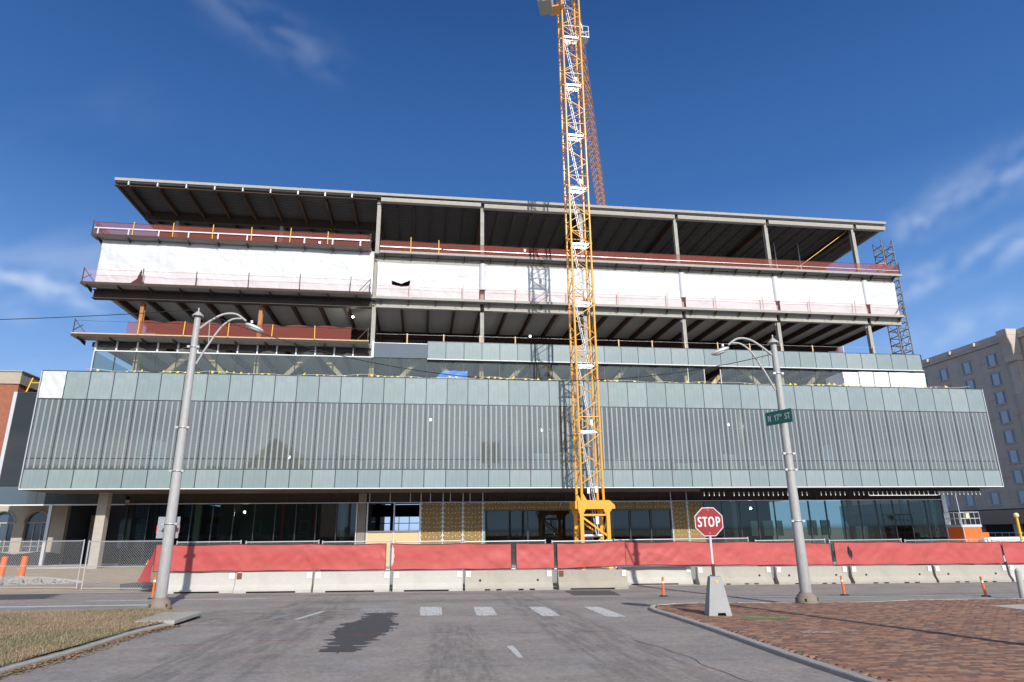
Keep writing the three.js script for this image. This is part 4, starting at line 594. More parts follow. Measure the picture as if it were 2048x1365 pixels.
// ---------------------------------------------------------------- barriers and fence along the street
const barrierMats = [noisy([0.36, 0.335, 0.28], 0.24, 0.9, 0.45, { bump: 0.004 }), noisy([0.45, 0.43, 0.385], 0.2, 0.9, 0.45, { bump: 0.004 }), noisy([0.33, 0.295, 0.24], 0.25, 0.9, 0.45, { bump: 0.004 })];
const holeDiscG = new THREE.CylinderGeometry(0.05, 0.05, 0.03, 12); holeDiscG.rotateX(Math.PI / 2 - 0.1);
const barrierSpec = [ // x0, x1, z, kind, material, plate colours, label
  [-10.45, -7.66, -30.45, 'long', 1, [0, 1], 'pale concrete barrier at the lamp post end, lamp shadow across it'],
  [-7.58, -4.46, -30.2, 'long', 1, [2, 1], 'pale concrete barrier with a brown plate at one end'],
  [-4.36, -1.2, -30.1, 'long', 1, [1, 1], 'pale smooth concrete barrier beside the gap that shows timber'],
  [-1.06, 1.93, -30.05, 'long', 1, [1, 1], 'pale concrete barrier with long bottom gap and white plates'],
  [2.03, 5.9, -30.0, 'slots', 0, [1, 1], 'long concrete barrier with two lifting holes before the crane'],
  [6.15, 9.3, -29.9, 'long', 2, [2, 1], 'short brownish concrete barrier by the dark asphalt patch'],
  [9.5, 13.2, -32.0, 'long', 1, [1, 1], 'whitened concrete barrier with a lamp shadow on its face'],
  [13.32, 17.1, -31.5, 'slots', 0, [1, 1], 'tan concrete barrier behind the stop sign base'],
  [17.25, 21.0, -31.3, 'slots', 0, [1, 1], 'tan concrete barrier behind the lamp with the street sign'],
  [21.15, 25.55, -31.2, 'slots', 0, [1, 1], 'tan concrete barrier behind an orange post, beside torn screen'],
  [25.7, 29.75, -31.2, 'slots', 0, [1, 1], 'greyer concrete barrier with slotted foot near the end post'],
  [29.9, 33.2, -31.2, 'long', 1, [1, 1], 'white concrete barrier ending the row'],
];
const plateMats = [null, M.whitemetal, noisy([0.16, 0.06, 0.035], 0.3, 0.8, 3)];
for (const [x0, x1, z, kind, mi, pl, label] of barrierSpec) {
  const L = x1 - x0, xm = (x0 + x1) / 2, b = thing('concrete_barrier', label, 'barrier', [xm, gy(xm, z) - 0.01, z], 0, 'concrete barriers along the street'); b.rotation.z = -0.011;
  const prof = new THREE.Shape([[-0.29, 0.075], [0.29, 0.075], [0.29, 0.12], [0.15, 0.33], [0.095, 0.80], [0.075, 0.82], [-0.075, 0.82], [-0.095, 0.80], [-0.15, 0.33], [-0.29, 0.12]].map(p => new THREE.Vector2(...p)));
  const g = new THREE.ExtrudeGeometry(prof, { depth: L, bevelEnabled: false }); g.translate(0, 0, -L / 2); g.rotateY(Math.PI / 2); part('body', uvm(g), barrierMats[mi], b);
  const fx = kind === 'long' ? [[-L / 2, -L * 0.34], [L * 0.30, L / 2]] : [[-L / 2, -L * 0.28], [-L * 0.22, -L * 0.15], [-L * 0.09, L * 0.10], [L * 0.16, L * 0.23], [L * 0.29, L / 2]];
  for (const [a, c] of fx) part('foot', bx(a, c, -0.04, 0.08, -0.288, 0.288), barrierMats[mi], b);
  if (kind === 'slots') for (const x of [-L * 0.33, L * 0.33]) { const o = part('lifting_hole_disc', holeDiscG, M.black, b); o.position.set(x, 0.42, 0.142); }  // black disc painted for the shade inside a lifting hole, nothing cut
  [[-L / 2 + 0.14, pl[0]], [L / 2 - 0.14, pl[1]]].forEach(([x, k]) => { if (k) part('end_plate', bx(x - 0.1, x + 0.1, 0.56, 0.80, 0.13, 0.15), plateMats[k], b); });
}
// chain link mesh: crossing wires as real thin bars, one mesh per panel
function chainlink(w, h, p = 0.11, r = 0.0042) {
  const gs = []; const clip = (x0, y0, dx) => { const pts = []; const t0 = 0, n = h / 1; let a = [x0, 0], c = [x0 + dx * h, h]; const lo = -w / 2, hi = w / 2; const tt = x => (x - a[0]) / (c[0] - a[0]); let s = 0, e = 1; const ts = [tt(lo), tt(hi)].sort((m, k) => m - k); s = Math.max(0, ts[0]); e = Math.min(1, ts[1]); if (e - s < 0.01) return; gs.push(bar(V(mix(a[0], c[0], s), mix(a[1], c[1], s), 0), V(mix(a[0], c[0], e), mix(a[1], c[1], e), 0), r, 3)); };
  for (let x = -w / 2 - h; x < w / 2; x += p) clip(x, 0, 1); for (let x = -w / 2; x < w / 2 + h; x += p) clip(x, 0, -1); return merge(gs);
}
function fencePanel(name, label, x0, x1, z0, z1, yb, h, group, mid) {
  const L = Math.hypot(x1 - x0, z1 - z0), xm = (x0 + x1) / 2, zm = (z0 + z1) / 2, f = thing(name, label, 'fence', [xm, yb, zm], Math.atan2(-(z1 - z0), x1 - x0), group);
  for (const s of [-1, 1]) part('post', bar(V(s * (L / 2 - 0.03), 0, 0), V(s * (L / 2 - 0.03), h + 0.06, 0), 0.028, 8), M.galv, f);
  part('top_rail', bar(V(-L / 2 + 0.03, h, 0), V(L / 2 - 0.03, h, 0), 0.024, 8), M.galv, f); part('bottom_rail', bar(V(-L / 2 + 0.03, 0.05, 0), V(L / 2 - 0.03, 0.05, 0), 0.024, 8), M.galv, f);
  if (mid) part('mid_rail', bar(V(-L / 2 + 0.03, mid, 0), V(L / 2 - 0.03, mid, 0), 0.02, 8), M.galv, f);
  const m = part('chain_mesh', chainlink(L - 0.08, h - 0.06), M.galv, f); m.position.y = 0.05; return f;
}
const fz0 = -30.35;
[[-10.2, -7.55, fz0, 0], [-7.4, -4.3, fz0, 0], [-4.2, -1.2, fz0, 0], [-1.05, 1.9, fz0, 0], [2.0, 5.75, fz0, 0], [6.0, 8.9, fz0, 0], [9.35, 16.3, -31.75, 1], [16.6, 20.4, -31.7, 0], [20.55, 24.6, -31.65, 0], [24.75, 29.6, -31.65, 0], [29.75, 33.3, -31.65, 0]].forEach(([a, b, z], i) => fencePanel('fence_panel', ['chain link panel over the lamp end barrier, backing red screen', 'chain link panel backing red screen over the barrier with brown plate', 'chain link panel backing red screen left of the timber gap', 'chain link panel backing red screen right of the timber gap', 'chain link panel backing red screen before the gold insulation', 'chain link panel backing red screen in front of the crane base', 'long raised chain link panel behind the stop sign', 'chain link panel between stop sign and lamp with street sign', 'chain link panel at the torn red screen', 'long chain link panel below the orange machine', 'last chain link panel by the yellow post'][i], a, b, z, z, gy((a + b) / 2, z) + 0.80, i === 6 ? 1.30 : 1.24, 'chain link panels on the barriers'));
// red debris screens hung on the panels
const redM = (() => { const t = tex(256, (u, v) => tint([0.43, 0.074, 0.066], 1 + 0.3 * (fbm(u * 6, v * 6, 4, 6) - 0.5) + 0.10 * (hash2(u * 256, v * 256) - 0.5)), true, 0.5); return new THREE.MeshPhysicalMaterial({ map: t, roughness: 0.6, side: THREE.DoubleSide }); })();
const hemM = std([0.05, 0.03, 0.035], 0.8);
function screen(x0, x1, z, label, { lift0 = 0, lift1 = 0, s = 1, slits = [] } = {}) {
  const L = x1 - x0, nx = Math.ceil(L * 16), ny = 22; const yb = x => gy(x, z) + 0.86, yt = x => yb(x) + 1.09; const anchors = 3.1;
  const f = (u, v) => {
    const x = mix(x0, x1, u), tl = (x - x0) / anchors, fr = tl - Math.floor(tl); const lift = mix(lift0, lift1, sstep(0, 1, u));
    const droop = (0.02 + 0.05 * hash2(Math.floor(tl), s * 13)) * Math.sin(Math.PI * fr); let y = mix(yb(x) + 0.012 * Math.sin(x * 3 + s), yt(x) - droop, v) + lift;
    // tension folds fanning from the tied corners, plus soft billow
    const k1 = Math.exp(-fr * 2.2), k2 = Math.exp(-(1 - fr) * 2.2); const d1 = (fr * anchors) * 0.9 - (1 - v) * 1.1, d2 = ((1 - fr) * anchors) * 0.9 - (1 - v) * 1.1;
    const id = Math.floor(tl), ha = hash2(id, s * 31), hb = hash2(id + 9, s * 17); const fold = 0.022 * (ha * k1 * Math.pow(Math.abs(Math.sin(d1 * (3 + 3 * ha) + s)), 3) - hb * k2 * Math.pow(Math.abs(Math.sin(d2 * (3 + 2.5 * hb) + 2 * s)), 3)) + 0.13 * (fbm(x * 0.8 + s * 7, v * 1.2, 3) - 0.5) + 0.02 * (fbm(x * 3 + s, v * 5 + x, 3) - 0.5);
    return [x, y, z + 0.09 + fold * (0.35 + 0.65 * Math.sin(Math.PI * clamp(v * 0.9 + 0.05)))];
  };
  let g = grid(nx, ny, f);
  if (slits.length) { const p = g.attributes.position, id = g.index.array, keep = []; for (let i = 0; i < id.length; i += 3) { const x = (p.getX(id[i]) + p.getX(id[i + 1]) + p.getX(id[i + 2])) / 3, y = (p.getY(id[i]) + p.getY(id[i + 1]) + p.getY(id[i + 2])) / 3; const v = (y - yb(x)) / 1.09; if (!slits.some(([sx, w, v0, v1, sl]) => v > v0 && v < v1 && Math.abs(x - sx + sl * (v - 0.5)) < w * Math.sin(Math.PI * (v - v0) / (v1 - v0)))) keep.push(id[i], id[i + 1], id[i + 2]); } g.setIndex(keep); }
  const o = thing('debris_screen', label, 'fence screen', [x0, gy(x0, z), z], 0, 'red screens on the site fence'); const m = part('fabric', g, redM, o); m.position.set(-x0, -gy(x0, z), -z);
  const hem = v => { const gs = []; const n = Math.ceil(L * 3); for (let i = 0; i < n; i++) { const a = f(i / n, v), b = f((i + 1) / n, v); gs.push(bar(V(a[0], a[1], a[2] + 0.004), V(b[0], b[1], b[2] + 0.004), 0.016, 5)); } return merge(gs); };
  for (const v of [0, 1]) { const h = part('hem', hem(v), hemM, o); h.position.copy(m.position); }
  for (const u of [0, 1]) { const gs = []; for (let i = 0; i < 6; i++) { const a = f(u, i / 6), b = f(u, (i + 1) / 6); gs.push(bar(V(...a), V(...b), 0.013, 5)); } const h = part('side_hem', merge(gs), hemM, o); h.position.copy(m.position); }
}
screen(-10.95, -1.42, fz0, 'long red fabric screen beginning behind the left lamp post', { s: 1 });
screen(-1.2, 4.13, fz0, 'red fabric screen below the gold insulation panels', { s: 2.3, slits: [[-1.15, 0.10, 0.1, 0.95, 0]] });
screen(4.36, 6.1, fz0, 'short narrow red fabric screen between two gaps', { s: 3.1 });
screen(6.24, 9.45, fz0, 'red fabric screen in front of the crane base', { s: 4.4, lift1: 0.1 });
screen(9.5, 20.5, -31.6, 'long red fabric screen behind the stop sign', { s: 5.2, lift0: 0.06 });
screen(20.65, 30.0, -31.5, 'red fabric screen with an eye shaped tear', { s: 6.6, slits: [[21.45, 0.14, 0.22, 0.85, 0.16]] });
screen(30.15, 33.5, -31.5, 'last red fabric screen beside the yellow post', { s: 7.7 });
// loose corner of screen folded round the left end
single('screen_flap', grid(8, 14, (u, v) => { const x = -10.98 - 0.75 * u * (1 - v * 0.75), y = gy(-11, fz0) + 0.45 + v * 1.4 - u * 0.25 * v; return [x, y, fz0 + 0.1 - u * 0.5 + 0.08 * Math.sin(v * 7 + u * 4)]; }), redM, 'loose red screen corner hanging beside the left lamp post', 'fence screen');
// chain link site fence at the left
fencePanel('site_fence', 'open chain link fence panel beside the gravel heap', -18.9, -14.75, -33.6, -32.4, gy(-16.5, -33) + 0.05, 2.0, 'chain link fence at the site corner', 0.95);
fencePanel('site_fence', 'leaning chain link fence panel beside the lavender foam base', -14.55, -11.1, -32.3, -31.5, gy(-13, -32) + 0.05, 2.0, 'chain link fence at the site corner', 0.95);
fencePanel('site_fence', 'chain link fence panel by the orange barricade', -23.2, -19.0, -34.6, -33.65, gy(-21, -34) + 0.05, 2.0, 'chain link fence at the site corner', 0.95);

// ---------------------------------------------------------------- street lamps and signs
const poleTex = noisy([0.36, 0.355, 0.345], 0.3, 0.5, 0.35, { metal: 0.0 });
function streetLamp(label, x, z, H, side, turn, off = 0) {
  const l = thing('street_lamp', label, 'street lamp', [x, gy(x, z) + off, z], 0, 'steel street lamps');
  const pg = new THREE.CylinderGeometry(0.105, 0.185, H, 24, 8); pg.translate(0, H / 2, 0); part('pole', pg, poleTex, l);
  const bp = [[0.0, 0], [0.36, 0], [0.36, 0.07], [0.33, 0.09], [0.30, 0.24], [0.235, 0.30], [0.21, 0.36]].map(p => new THREE.Vector2(...p)); part('base', new THREE.LatheGeometry(bp, 20), noisy([0.22, 0.18, 0.14], 0.35, 0.85, 2), l);
  for (let k = 0; k < 4; k++) { const a = k * Math.PI / 2 + 0.6, g = new THREE.CylinderGeometry(0.03, 0.03, 0.12, 6); g.translate(Math.cos(a) * 0.32, 0.12, Math.sin(a) * 0.32); part('anchor_bolt', g, M.rust, l); }
  const cap = new THREE.LatheGeometry([[0, 0.32], [0.03, 0.3], [0.02, 0.2], [0.12, 0.1], [0.2, 0.02], [0.2, -0.02], [0.14, -0.03]].map(p => new THREE.Vector2(...p)), 16); cap.translate(0, H, 0); part('finial_cap', cap, poleTex, l);
  // banded clamps with bolts
  for (const hb of [H - 1.15, H - 4.0, 4.3, 2.6]) { if (hb < 1) continue; const r = mix(0.185, 0.105, hb / H), t = new THREE.TorusGeometry(r + 0.012, 0.022, 6, 20); t.rotateX(Math.PI / 2); t.translate(0, hb, 0); const c = part('clamp', t, M.galv, l); for (const a of [0.3, 2.8, 4.7]) part('clamp_bolt', cbx(0.09, 0.07, 0.09, Math.cos(a) * (r + 0.05), hb, Math.sin(a) * (r + 0.05)), M.galv, c); }
  // curved double arm and lamp head
  const arm = sub('arm', l); arm.position.set(0, H, 0); arm.rotation.y = turn;
  const R1 = side * 0.0; part('upper_tube', tube([V(0.1, -0.45, 0), V(0.45, -0.1, 0), V(0.85, 0.18, 0), V(1.25, 0.22, 0), V(1.6, 0.0, 0)], 0.042, 24, 8), poleTex, arm); part('lower_tube', tube([V(0.13, -1.75, 0), V(0.5, -0.9, 0), V(0.85, -0.25, 0), V(1.15, 0.02, 0), V(1.45, 0.08, 0)], 0.036, 24, 8), poleTex, arm); part('brace_bar', bar(V(0.45, -0.95, 0), V(0.4, -0.15, 0), 0.015, 6), poleTex, arm);
  const head = sub('lamp_head', l); head.position.set(Math.cos(turn) * 1.62, H - 0.04, -Math.sin(turn) * 1.62); head.rotation.y = turn; const hg = new THREE.SphereGeometry(1, 18, 10); hg.scale(0.36, 0.095, 0.17); hg.translate(0.33, -0.07, 0); hg.rotateZ(-0.35); part('housing', hg, M.alu, head); const lens = new THREE.SphereGeometry(1, 14, 8); lens.scale(0.24, 0.06, 0.13); lens.translate(0.36, -0.135, 0); lens.rotateZ(-0.35); part('lens', lens, std([0.5, 0.52, 0.52], 0.15), head); const pc = new THREE.CylinderGeometry(0.045, 0.045, 0.09, 10); pc.translate(0.18, 0.03, 0); part('photocell', pc, M.whitemetal, head);
  return l;
}
streetLamp('tall grey street lamp on the lawn corner before the red screen', -8.06, -23.2, 9.75, 1, 0.25, 0.0);
streetLamp('tall grey street lamp carrying the green street name sign', 12.6, -21.05, 8.85, -1, Math.PI - 0.25, 0.06);
streetLamp('grey street lamp on the brick plaza whose shadow crosses the bricks', 13.1, -5.2, 9.3, 1, Math.PI - 0.3, 0.06);
{ // back-to-back regulatory sign on the left lamp
  const s = thing('traffic_sign', 'plain grey back of a sign strapped to the left lamp post', 'sign', [-8.2, gy(-8, -23.2) + 2.15, -23.46]); part('panel', bx(-0.34, 0.34, 0, 0.68, -0.008, 0.004), std([0.30, 0.32, 0.34], 0.5, 0.2), s); part('face_edge', merge([bx(-0.36, -0.341, 0.16, 0.42, -0.012, 0), bx(0.341, 0.36, 0.16, 0.42, -0.012, 0)]), std([0.6, 0.03, 0.03], 0.5), s); for (const y of [0.25, 0.5]) part('strap', bx(-0.26, 0.26, y, y + 0.03, 0.005, 0.03), M.galv, s);
}
const font = await new FontLoader().loadAsync('fonts/droid/droid_sans_bold.typeface.json');
function textGeo(str, size, depth) { const g = new TextGeometry(str, { font, size, depth, curveSegments: 4, bevelEnabled: false }); g.computeBoundingBox(); const b = g.boundingBox; g.translate(-(b.min.x + b.max.x) / 2, -(b.min.y + b.max.y) / 2, 0); return g; }
{ // stop sign in its concrete foot
  const s = thing('stop_sign', 'red stop sign on a thin post in a tapered concrete foot', 'stop sign', [8.17, gy(8.17, -18.1) + 0.082, -18.1], -0.18);
  const concrete = noisy([0.34, 0.345, 0.34], 0.16, 0.9, 0.8, { bump: 0.003 });
  // tapered foot with a bottom slot
  const w0 = 0.31, w1 = 0.155, H = 1.0, front = new THREE.Shape([[-w0, 0], [-0.08, 0], [-0.06, 0.085], [0.14, 0.085], [0.16, 0], [w0, 0], [w1, H], [-w1, H]].map(p => new THREE.Vector2(...p)));
  const g = new THREE.ExtrudeGeometry(front, { depth: 1, bevelEnabled: false }); const p = g.attributes.position; for (let i = 0; i < p.count; i++) { const t = p.getY(i) / H; p.setZ(i, (p.getZ(i) - 0.5) * mix(0.56, 0.27, t)); } g.computeVertexNormals(); part('concrete_foot', uvm(g), concrete, s);
  const rf = new THREE.CylinderGeometry(0.04, 0.04, 0.012, 14); rf.rotateX(Math.PI / 2 - 0.14); rf.translate(0.0, 0.87, 0.16); part('amber_reflector', rf, std([0.9, 0.36, 0.02], 0.3), s);
  part('post', bx(-0.028, 0.028, 0.9, 2.86, -0.1, -0.045), M.galv, s); part('post_socket', bx(-0.036, 0.036, 0.95, 1.32, -0.11, -0.035), M.rust, s);
  const oct = (r, z) => { const sh = new THREE.Shape(); for (let k = 0; k < 8; k++) { const a = (k + 0.5) * Math.PI / 4, q = [Math.cos(a) * r, Math.sin(a) * r]; k ? sh.lineTo(...q) : sh.moveTo(...q); } const e = new THREE.ExtrudeGeometry(sh, { depth: 0.004, bevelEnabled: false }); e.translate(-0.005, 2.46, z); return uvm(e); };
  part('white_border', oct(0.428, -0.035), std([0.6, 0.59, 0.57], 0.5), s); part('red_face', oct(0.403, -0.0295), noisy([0.27, 0.006, 0.012], 0.2, 0.55, 1), s);
  const tg = textGeo('STOP', 0.245, 0.003); tg.scale(0.80, 1.12, 1); tg.translate(-0.005, 2.46, -0.024); part('lettering', tg, std([0.62, 0.61, 0.59], 0.5), s);
  for (const y of [2.78, 2.15]) { const b = new THREE.CylinderGeometry(0.012, 0.012, 0.012, 8); b.rotateX(Math.PI / 2); b.translate(-0.005, y, -0.02); part('bolt', b, M.galv, s); }
}
{ // street name sign
  const s = thing('street_name_sign', 'green street name sign on the right hand lamp post', 'street sign', [12.32, gy(12.6, -21.05) + 6.15, -20.85], -1.2);
  part('panel', bx(-0.72, 0.72, -0.235, 0.235, -0.004, 0.004), noisy([0.008, 0.115, 0.085], 0.1, 0.45, 1), s); s.scale.x = 0.76; const white = std([0.42, 0.47, 0.45], 0.5);
  const a = textGeo('N  17', 0.215, 0.003); a.scale(0.9, 1, 1); a.translate(-0.29, 0, 0.005); part('lettering', a, white, s); const th = textGeo('TH', 0.095, 0.003); th.scale(0.95, 1, 1); th.translate(0.10, 0.06, 0.005); part('lettering', th, white, s); const st = textGeo('ST', 0.215, 0.003); st.scale(0.95, 1, 1); st.translate(0.47, 0, 0.005); part('lettering', st, white, s); part('bracket', merge([bx(0.15, 0.25, -0.16, -0.1, -0.12, -0.005), bx(0.15, 0.25, 0.1, 0.16, -0.12, -0.005)]), M.galv, s);
}
// span wires
function wire(name, label, a, b, sag) { const pts = []; for (let i = 0; i <= 20; i++) { const t = i / 20, p = a.clone().lerp(b, t); p.y -= sag * 4 * t * (1 - t); pts.push(p); } single(name, tube(pts, 0.014, 60, 5), M.black, label, 'wire'); }
wire('span_wire', 'thin cable sagging between the two street lamps', V(-8.06, 9.7, -23.2), V(12.55, 8.05, -21.05), 1.7);
wire('span_wire', 'thin cable running from the left lamp post away past the lawn', V(-8.06, 9.75, -23.2), V(-45, 11.6, -27), 1.2);
// delineator posts
function delineator(label, x, z, leanX, leanZ, h = 0.78) { const d = thing('delineator_post', label, 'delineator post', [x, gy(x, z), z], 0, 'orange delineator posts'); const t = sub('tube', d); t.rotation.set(leanX, 0, leanZ); part('post', bar(V(0, 0.03, 0), V(0, h, 0), 0.045, 10, 0.04), M.orange, t); part('band', bar(V(0, h - 0.22, 0), V(0, h - 0.14, 0), 0.047, 10), std([0.75, 0.75, 0.72], 0.4), t); part('rubber_base', (() => { const g = new THREE.CylinderGeometry(0.13, 0.17, 0.05, 14); g.translate(0, 0.025, 0); return g; })(), M.charcoal, d); }
delineator('orange post on black base beside the left lamp', -9.85, -27.5, 0, -0.02, 0.82); delineator('orange post on the road between barrier and stop sign', 9.34, -25.4, 0, -0.02, 0.7); delineator('orange post leaning on the road right of the signed lamp', 16.38, -24.7, 0, 0.06, 0.72); delineator('orange post leaning by the pavement end', 21.2, -23.3, 0, 0.1, 0.72);
delineator('leaning orange post with white band behind the chain link fence', -13.25, -35.3, 0, -0.17, 1.15); delineator('orange post close to the loose screen corner', -12.4, -35.3, 0, 0.05, 1.1); delineator('short orange post with white cap inside the fence', -12.3, -33.6, 0, -0.05, 0.55);
{ const e = thing('bollard', 'squat grey concrete post at the pavement edge', 'bollard', [21.5, gy(21.5, -22.0), -22.0]); part('shaft', bar(V(0, 0, 0), V(0, 0.95, 0), 0.12, 14, 0.1), M.concrete, e); const c = new THREE.SphereGeometry(0.1, 12, 6, 0, 6.3, 0, 1.57); c.translate(0, 0.95, 0); part('cap', c, M.concrete, e); }

// ---------------------------------------------------------------- neighbours
{ // brick building with stone base at the left
  const b = thing('brick_building', 'red brick building with cream stone top and arched ground floor windows', 'building'); const Z = -55.6, XR = -32.2, top = 14.75;
  const brick = (() => { const t = tex(512, (u, v) => { const row = Math.floor(v * 32), off = row % 2 ? 0.5 : 0, c = Math.floor(u * 16 + off), fu = (u * 16 + off) % 1, fv = (v * 32) % 1, m = fu < 0.05 || fv < 0.12, h = hash2(c, row); return m ? tint([0.27, 0.17, 0.13], 1) : tint([0.27 + 0.05 * h, 0.085 + 0.02 * h, 0.05], 0.85 + 0.3 * hash2(c + 5, row + 3)); }, true, 0.4); return new THREE.MeshStandardMaterial({ map: t, roughness: 0.9 }); })();
  const stone = noisy([0.38, 0.335, 0.27], 0.15, 0.9, 0.5, { bump: 0.004 });
  part('brick_wall', merge([bx(-60, XR, 4.6, 13.75, Z - 24, Z)]), brick, b); part('stone_parapet', bx(-60.1, XR + 0.1, 13.76, top, Z - 24, Z + 0.1), stone, b); part('coping', bx(-60.2, XR + 0.18, top, top + 0.08, Z - 24, Z + 0.18), stone, b);
  const w = sub('window', b); part('frame', bx(XR - 0.02, XR + 0.04, 10.1, 12.0, Z - 5.2, Z - 3.6), M.whitemetal, w); part('pane', bx(XR + 0.041, XR + 0.05, 10.2, 11.9, Z - 5.1, Z - 3.7), M.winglass, w);
  // stone ground floor with arched openings
  const sw = new THREE.Shape(); sw.moveTo(-60, -1); sw.lineTo(-26.9, -1); sw.lineTo(-26.9, 4.6); sw.lineTo(-60, 4.6); sw.closePath(); const arches = []; const zc = -56; const AX = [-31.35, -28.95]; for (let k = 1; k < 8; k++) AX.push(-31.35 - k * 2.6);
  for (const x of AX) { const h = new THREE.Path(); const r = 0.82; h.moveTo(x - r, 0.9); h.lineTo(x - r, 3.0); h.absarc(x, 3.0, r, Math.PI, 0, true); h.lineTo(x + r, 0.9); h.closePath(); sw.holes.push(h); }
  const sg = new THREE.ExtrudeGeometry(sw, { depth: 0.45, bevelEnabled: false, curveSegments: 10 }); sg.translate(0, 0, Z - 0.42); part('stone_wall', uvm(sg), stone, b);
  for (const x of AX) { const win = sub('arched_window', b); const r = 0.82; const ar = new THREE.Shape(); ar.moveTo(x - r, 0.9); ar.lineTo(x - r, 3.0); ar.absarc(x, 3.0, r, Math.PI, 0, true); ar.lineTo(x + r, 0.9); const pg = new THREE.ShapeGeometry(ar, 10); pg.translate(0, 0, Z - 0.3); part('pane', uvm(pg), M.winglass, win); const mg = []; for (const dx of [-0.27, 0.27]) mg.push(bx(x + dx - 0.035, x + dx + 0.035, 0.9, 3.0, Z - 0.29, Z - 0.24)); mg.push(bx(x - r, x + r, 2.95, 3.05, Z - 0.29, Z - 0.23), bx(x - r, x + r, 1.25, 1.31, Z - 0.29, Z - 0.24)); part('glazing_bars', merge(mg), stone, win); const tr = new THREE.TorusGeometry(r + 0.09, 0.07, 6, 20, Math.PI); tr.translate(x, 3.0, Z + 0.04); part('arch_moulding', tr, stone, win); part('sill', bx(x - r - 0.15, x + r + 0.15, 0.78, 0.9, Z - 0.2, Z + 0.14), stone, win); }
  const recessShade = std([0.07, 0.075, 0.09], 0.9); part('recess_wall', merge([bx(-26.9, -21.2, -1, 4.6, Z - 4.2, Z - 4.0), bx(-27.1, -26.91, -1, 4.6, Z - 4.2, Z - 0.43)]), recessShade, b); part('stone_pier', bx(-26.6, -25.5, -0.6, 3.6, Z - 3.6, Z - 3.2), stone, b); part('recess_door', bx(-27.9 + 0.6, -26.7, -0.6, 2.9, Z - 3.99, Z - 3.95), M.charcoal, b); for (const [x, h] of [[-24.2, 3.3], [-22.9, 3.3]]) { const win = sub('arched_window', b), ar = new THREE.Shape(); ar.moveTo(x - 0.45, 1.0); ar.lineTo(x - 0.45, 2.9); ar.absarc(x, 2.9, 0.45, Math.PI, 0, true); ar.lineTo(x + 0.45, 1.0); const pg = new THREE.ShapeGeometry(ar, 10); pg.translate(0, 0, Z - 3.98); part('pane', uvm(pg), std([0.16, 0.22, 0.32], 0.15), win); part('glazing_bars', merge([bx(x - 0.03, x + 0.03, 1, 3.3, Z - 3.97, Z - 3.93), bx(x - 0.45, x + 0.45, 2.0, 2.05, Z - 3.97, Z - 3.93)]), stone, win); }  // recess wall coloured dark, shade of the deep recess put into its colour
  part('silt_cloth', grid(30, 4, (u, v) => { const x = mix(-42, -26.3, u); return [x, gy(x, -54) + 0.0 + v * (0.95 + 0.1 * Math.sin(u * 30)), -54.4 + 0.15 * fbm(u * 12, v, 2) - v * 0.7]; }), M.charcoal, b);
  rebase(b, -40, -0.2, Z);
}
{ // dark glass link between old and new building
  const l = thing('glass_link', 'dark glass link building between brick building and new glass front', 'building'); const Z = -52; const refl = new THREE.MeshPhysicalMaterial({ color: lin(0.022, 0.024, 0.02), roughness: 0.04, ior: 1.6 });
  part('glass_pane', bx(-30.05, -27.4, 5.5, 12.3, Z - 0.03, Z), refl, l); part('glass_pane', bx(-27.36, -24.6, 5.5, 12.3, Z - 0.03, Z), refl, l); for (const [a, c] of [[-30.05, -27.4], [-27.36, -24.6], [-24.56, -21.4]]) part('spandrel_panel', bx(a, c, 4.22, 5.46, Z - 0.03, Z), M.darkspandrel, l);
  part('edge_trim', bx(-30.32, -30.08, 4.15, 12.4, Z - 0.3, Z + 0.03), M.alu, l); part('base_trim', bx(-30.3, -21.4, 4.12, 4.2, Z - 0.2, Z + 0.03), M.whitemetal, l); part('coping', bx(-30.3, -24.6, 12.31, 12.4, Z - 0.3, Z + 0.02), M.mullion, l); part('body', bx(-30.0, -24.5, 4.25, 12.3, -55.4, Z - 0.05), M.charcoal, l);
  part('post', bx(-26.35, -26.15, gy(-26, Z) - 0.1, 4.14, Z + 0.0, Z + 0.2), M.alu, l); part('post', bx(-23.4, -23.1, gy(-23, Z) - 0.1, 4.14, Z - 1.7, Z - 1.4), M.fireproof, l);
  part('ground_slab', bx(-26.6, -22.2, gy(-24, Z) - 0.1, gy(-24, Z) + 0.16, Z - 3, Z + 2.2), M.concrete, l);
  const ty = sub('roof_guard', l); part('post', strut(V(-29.8, 12.4, Z - 0.5), V(-29.5, 13.6, Z - 0.5), 0.09), M.yellow, ty); part('rail', bx(-29.6, -26, 13.2, 13.26, Z - 0.55, Z - 0.5), M.yellow, ty);
  rebase(l, -27, -0.2, Z);
}
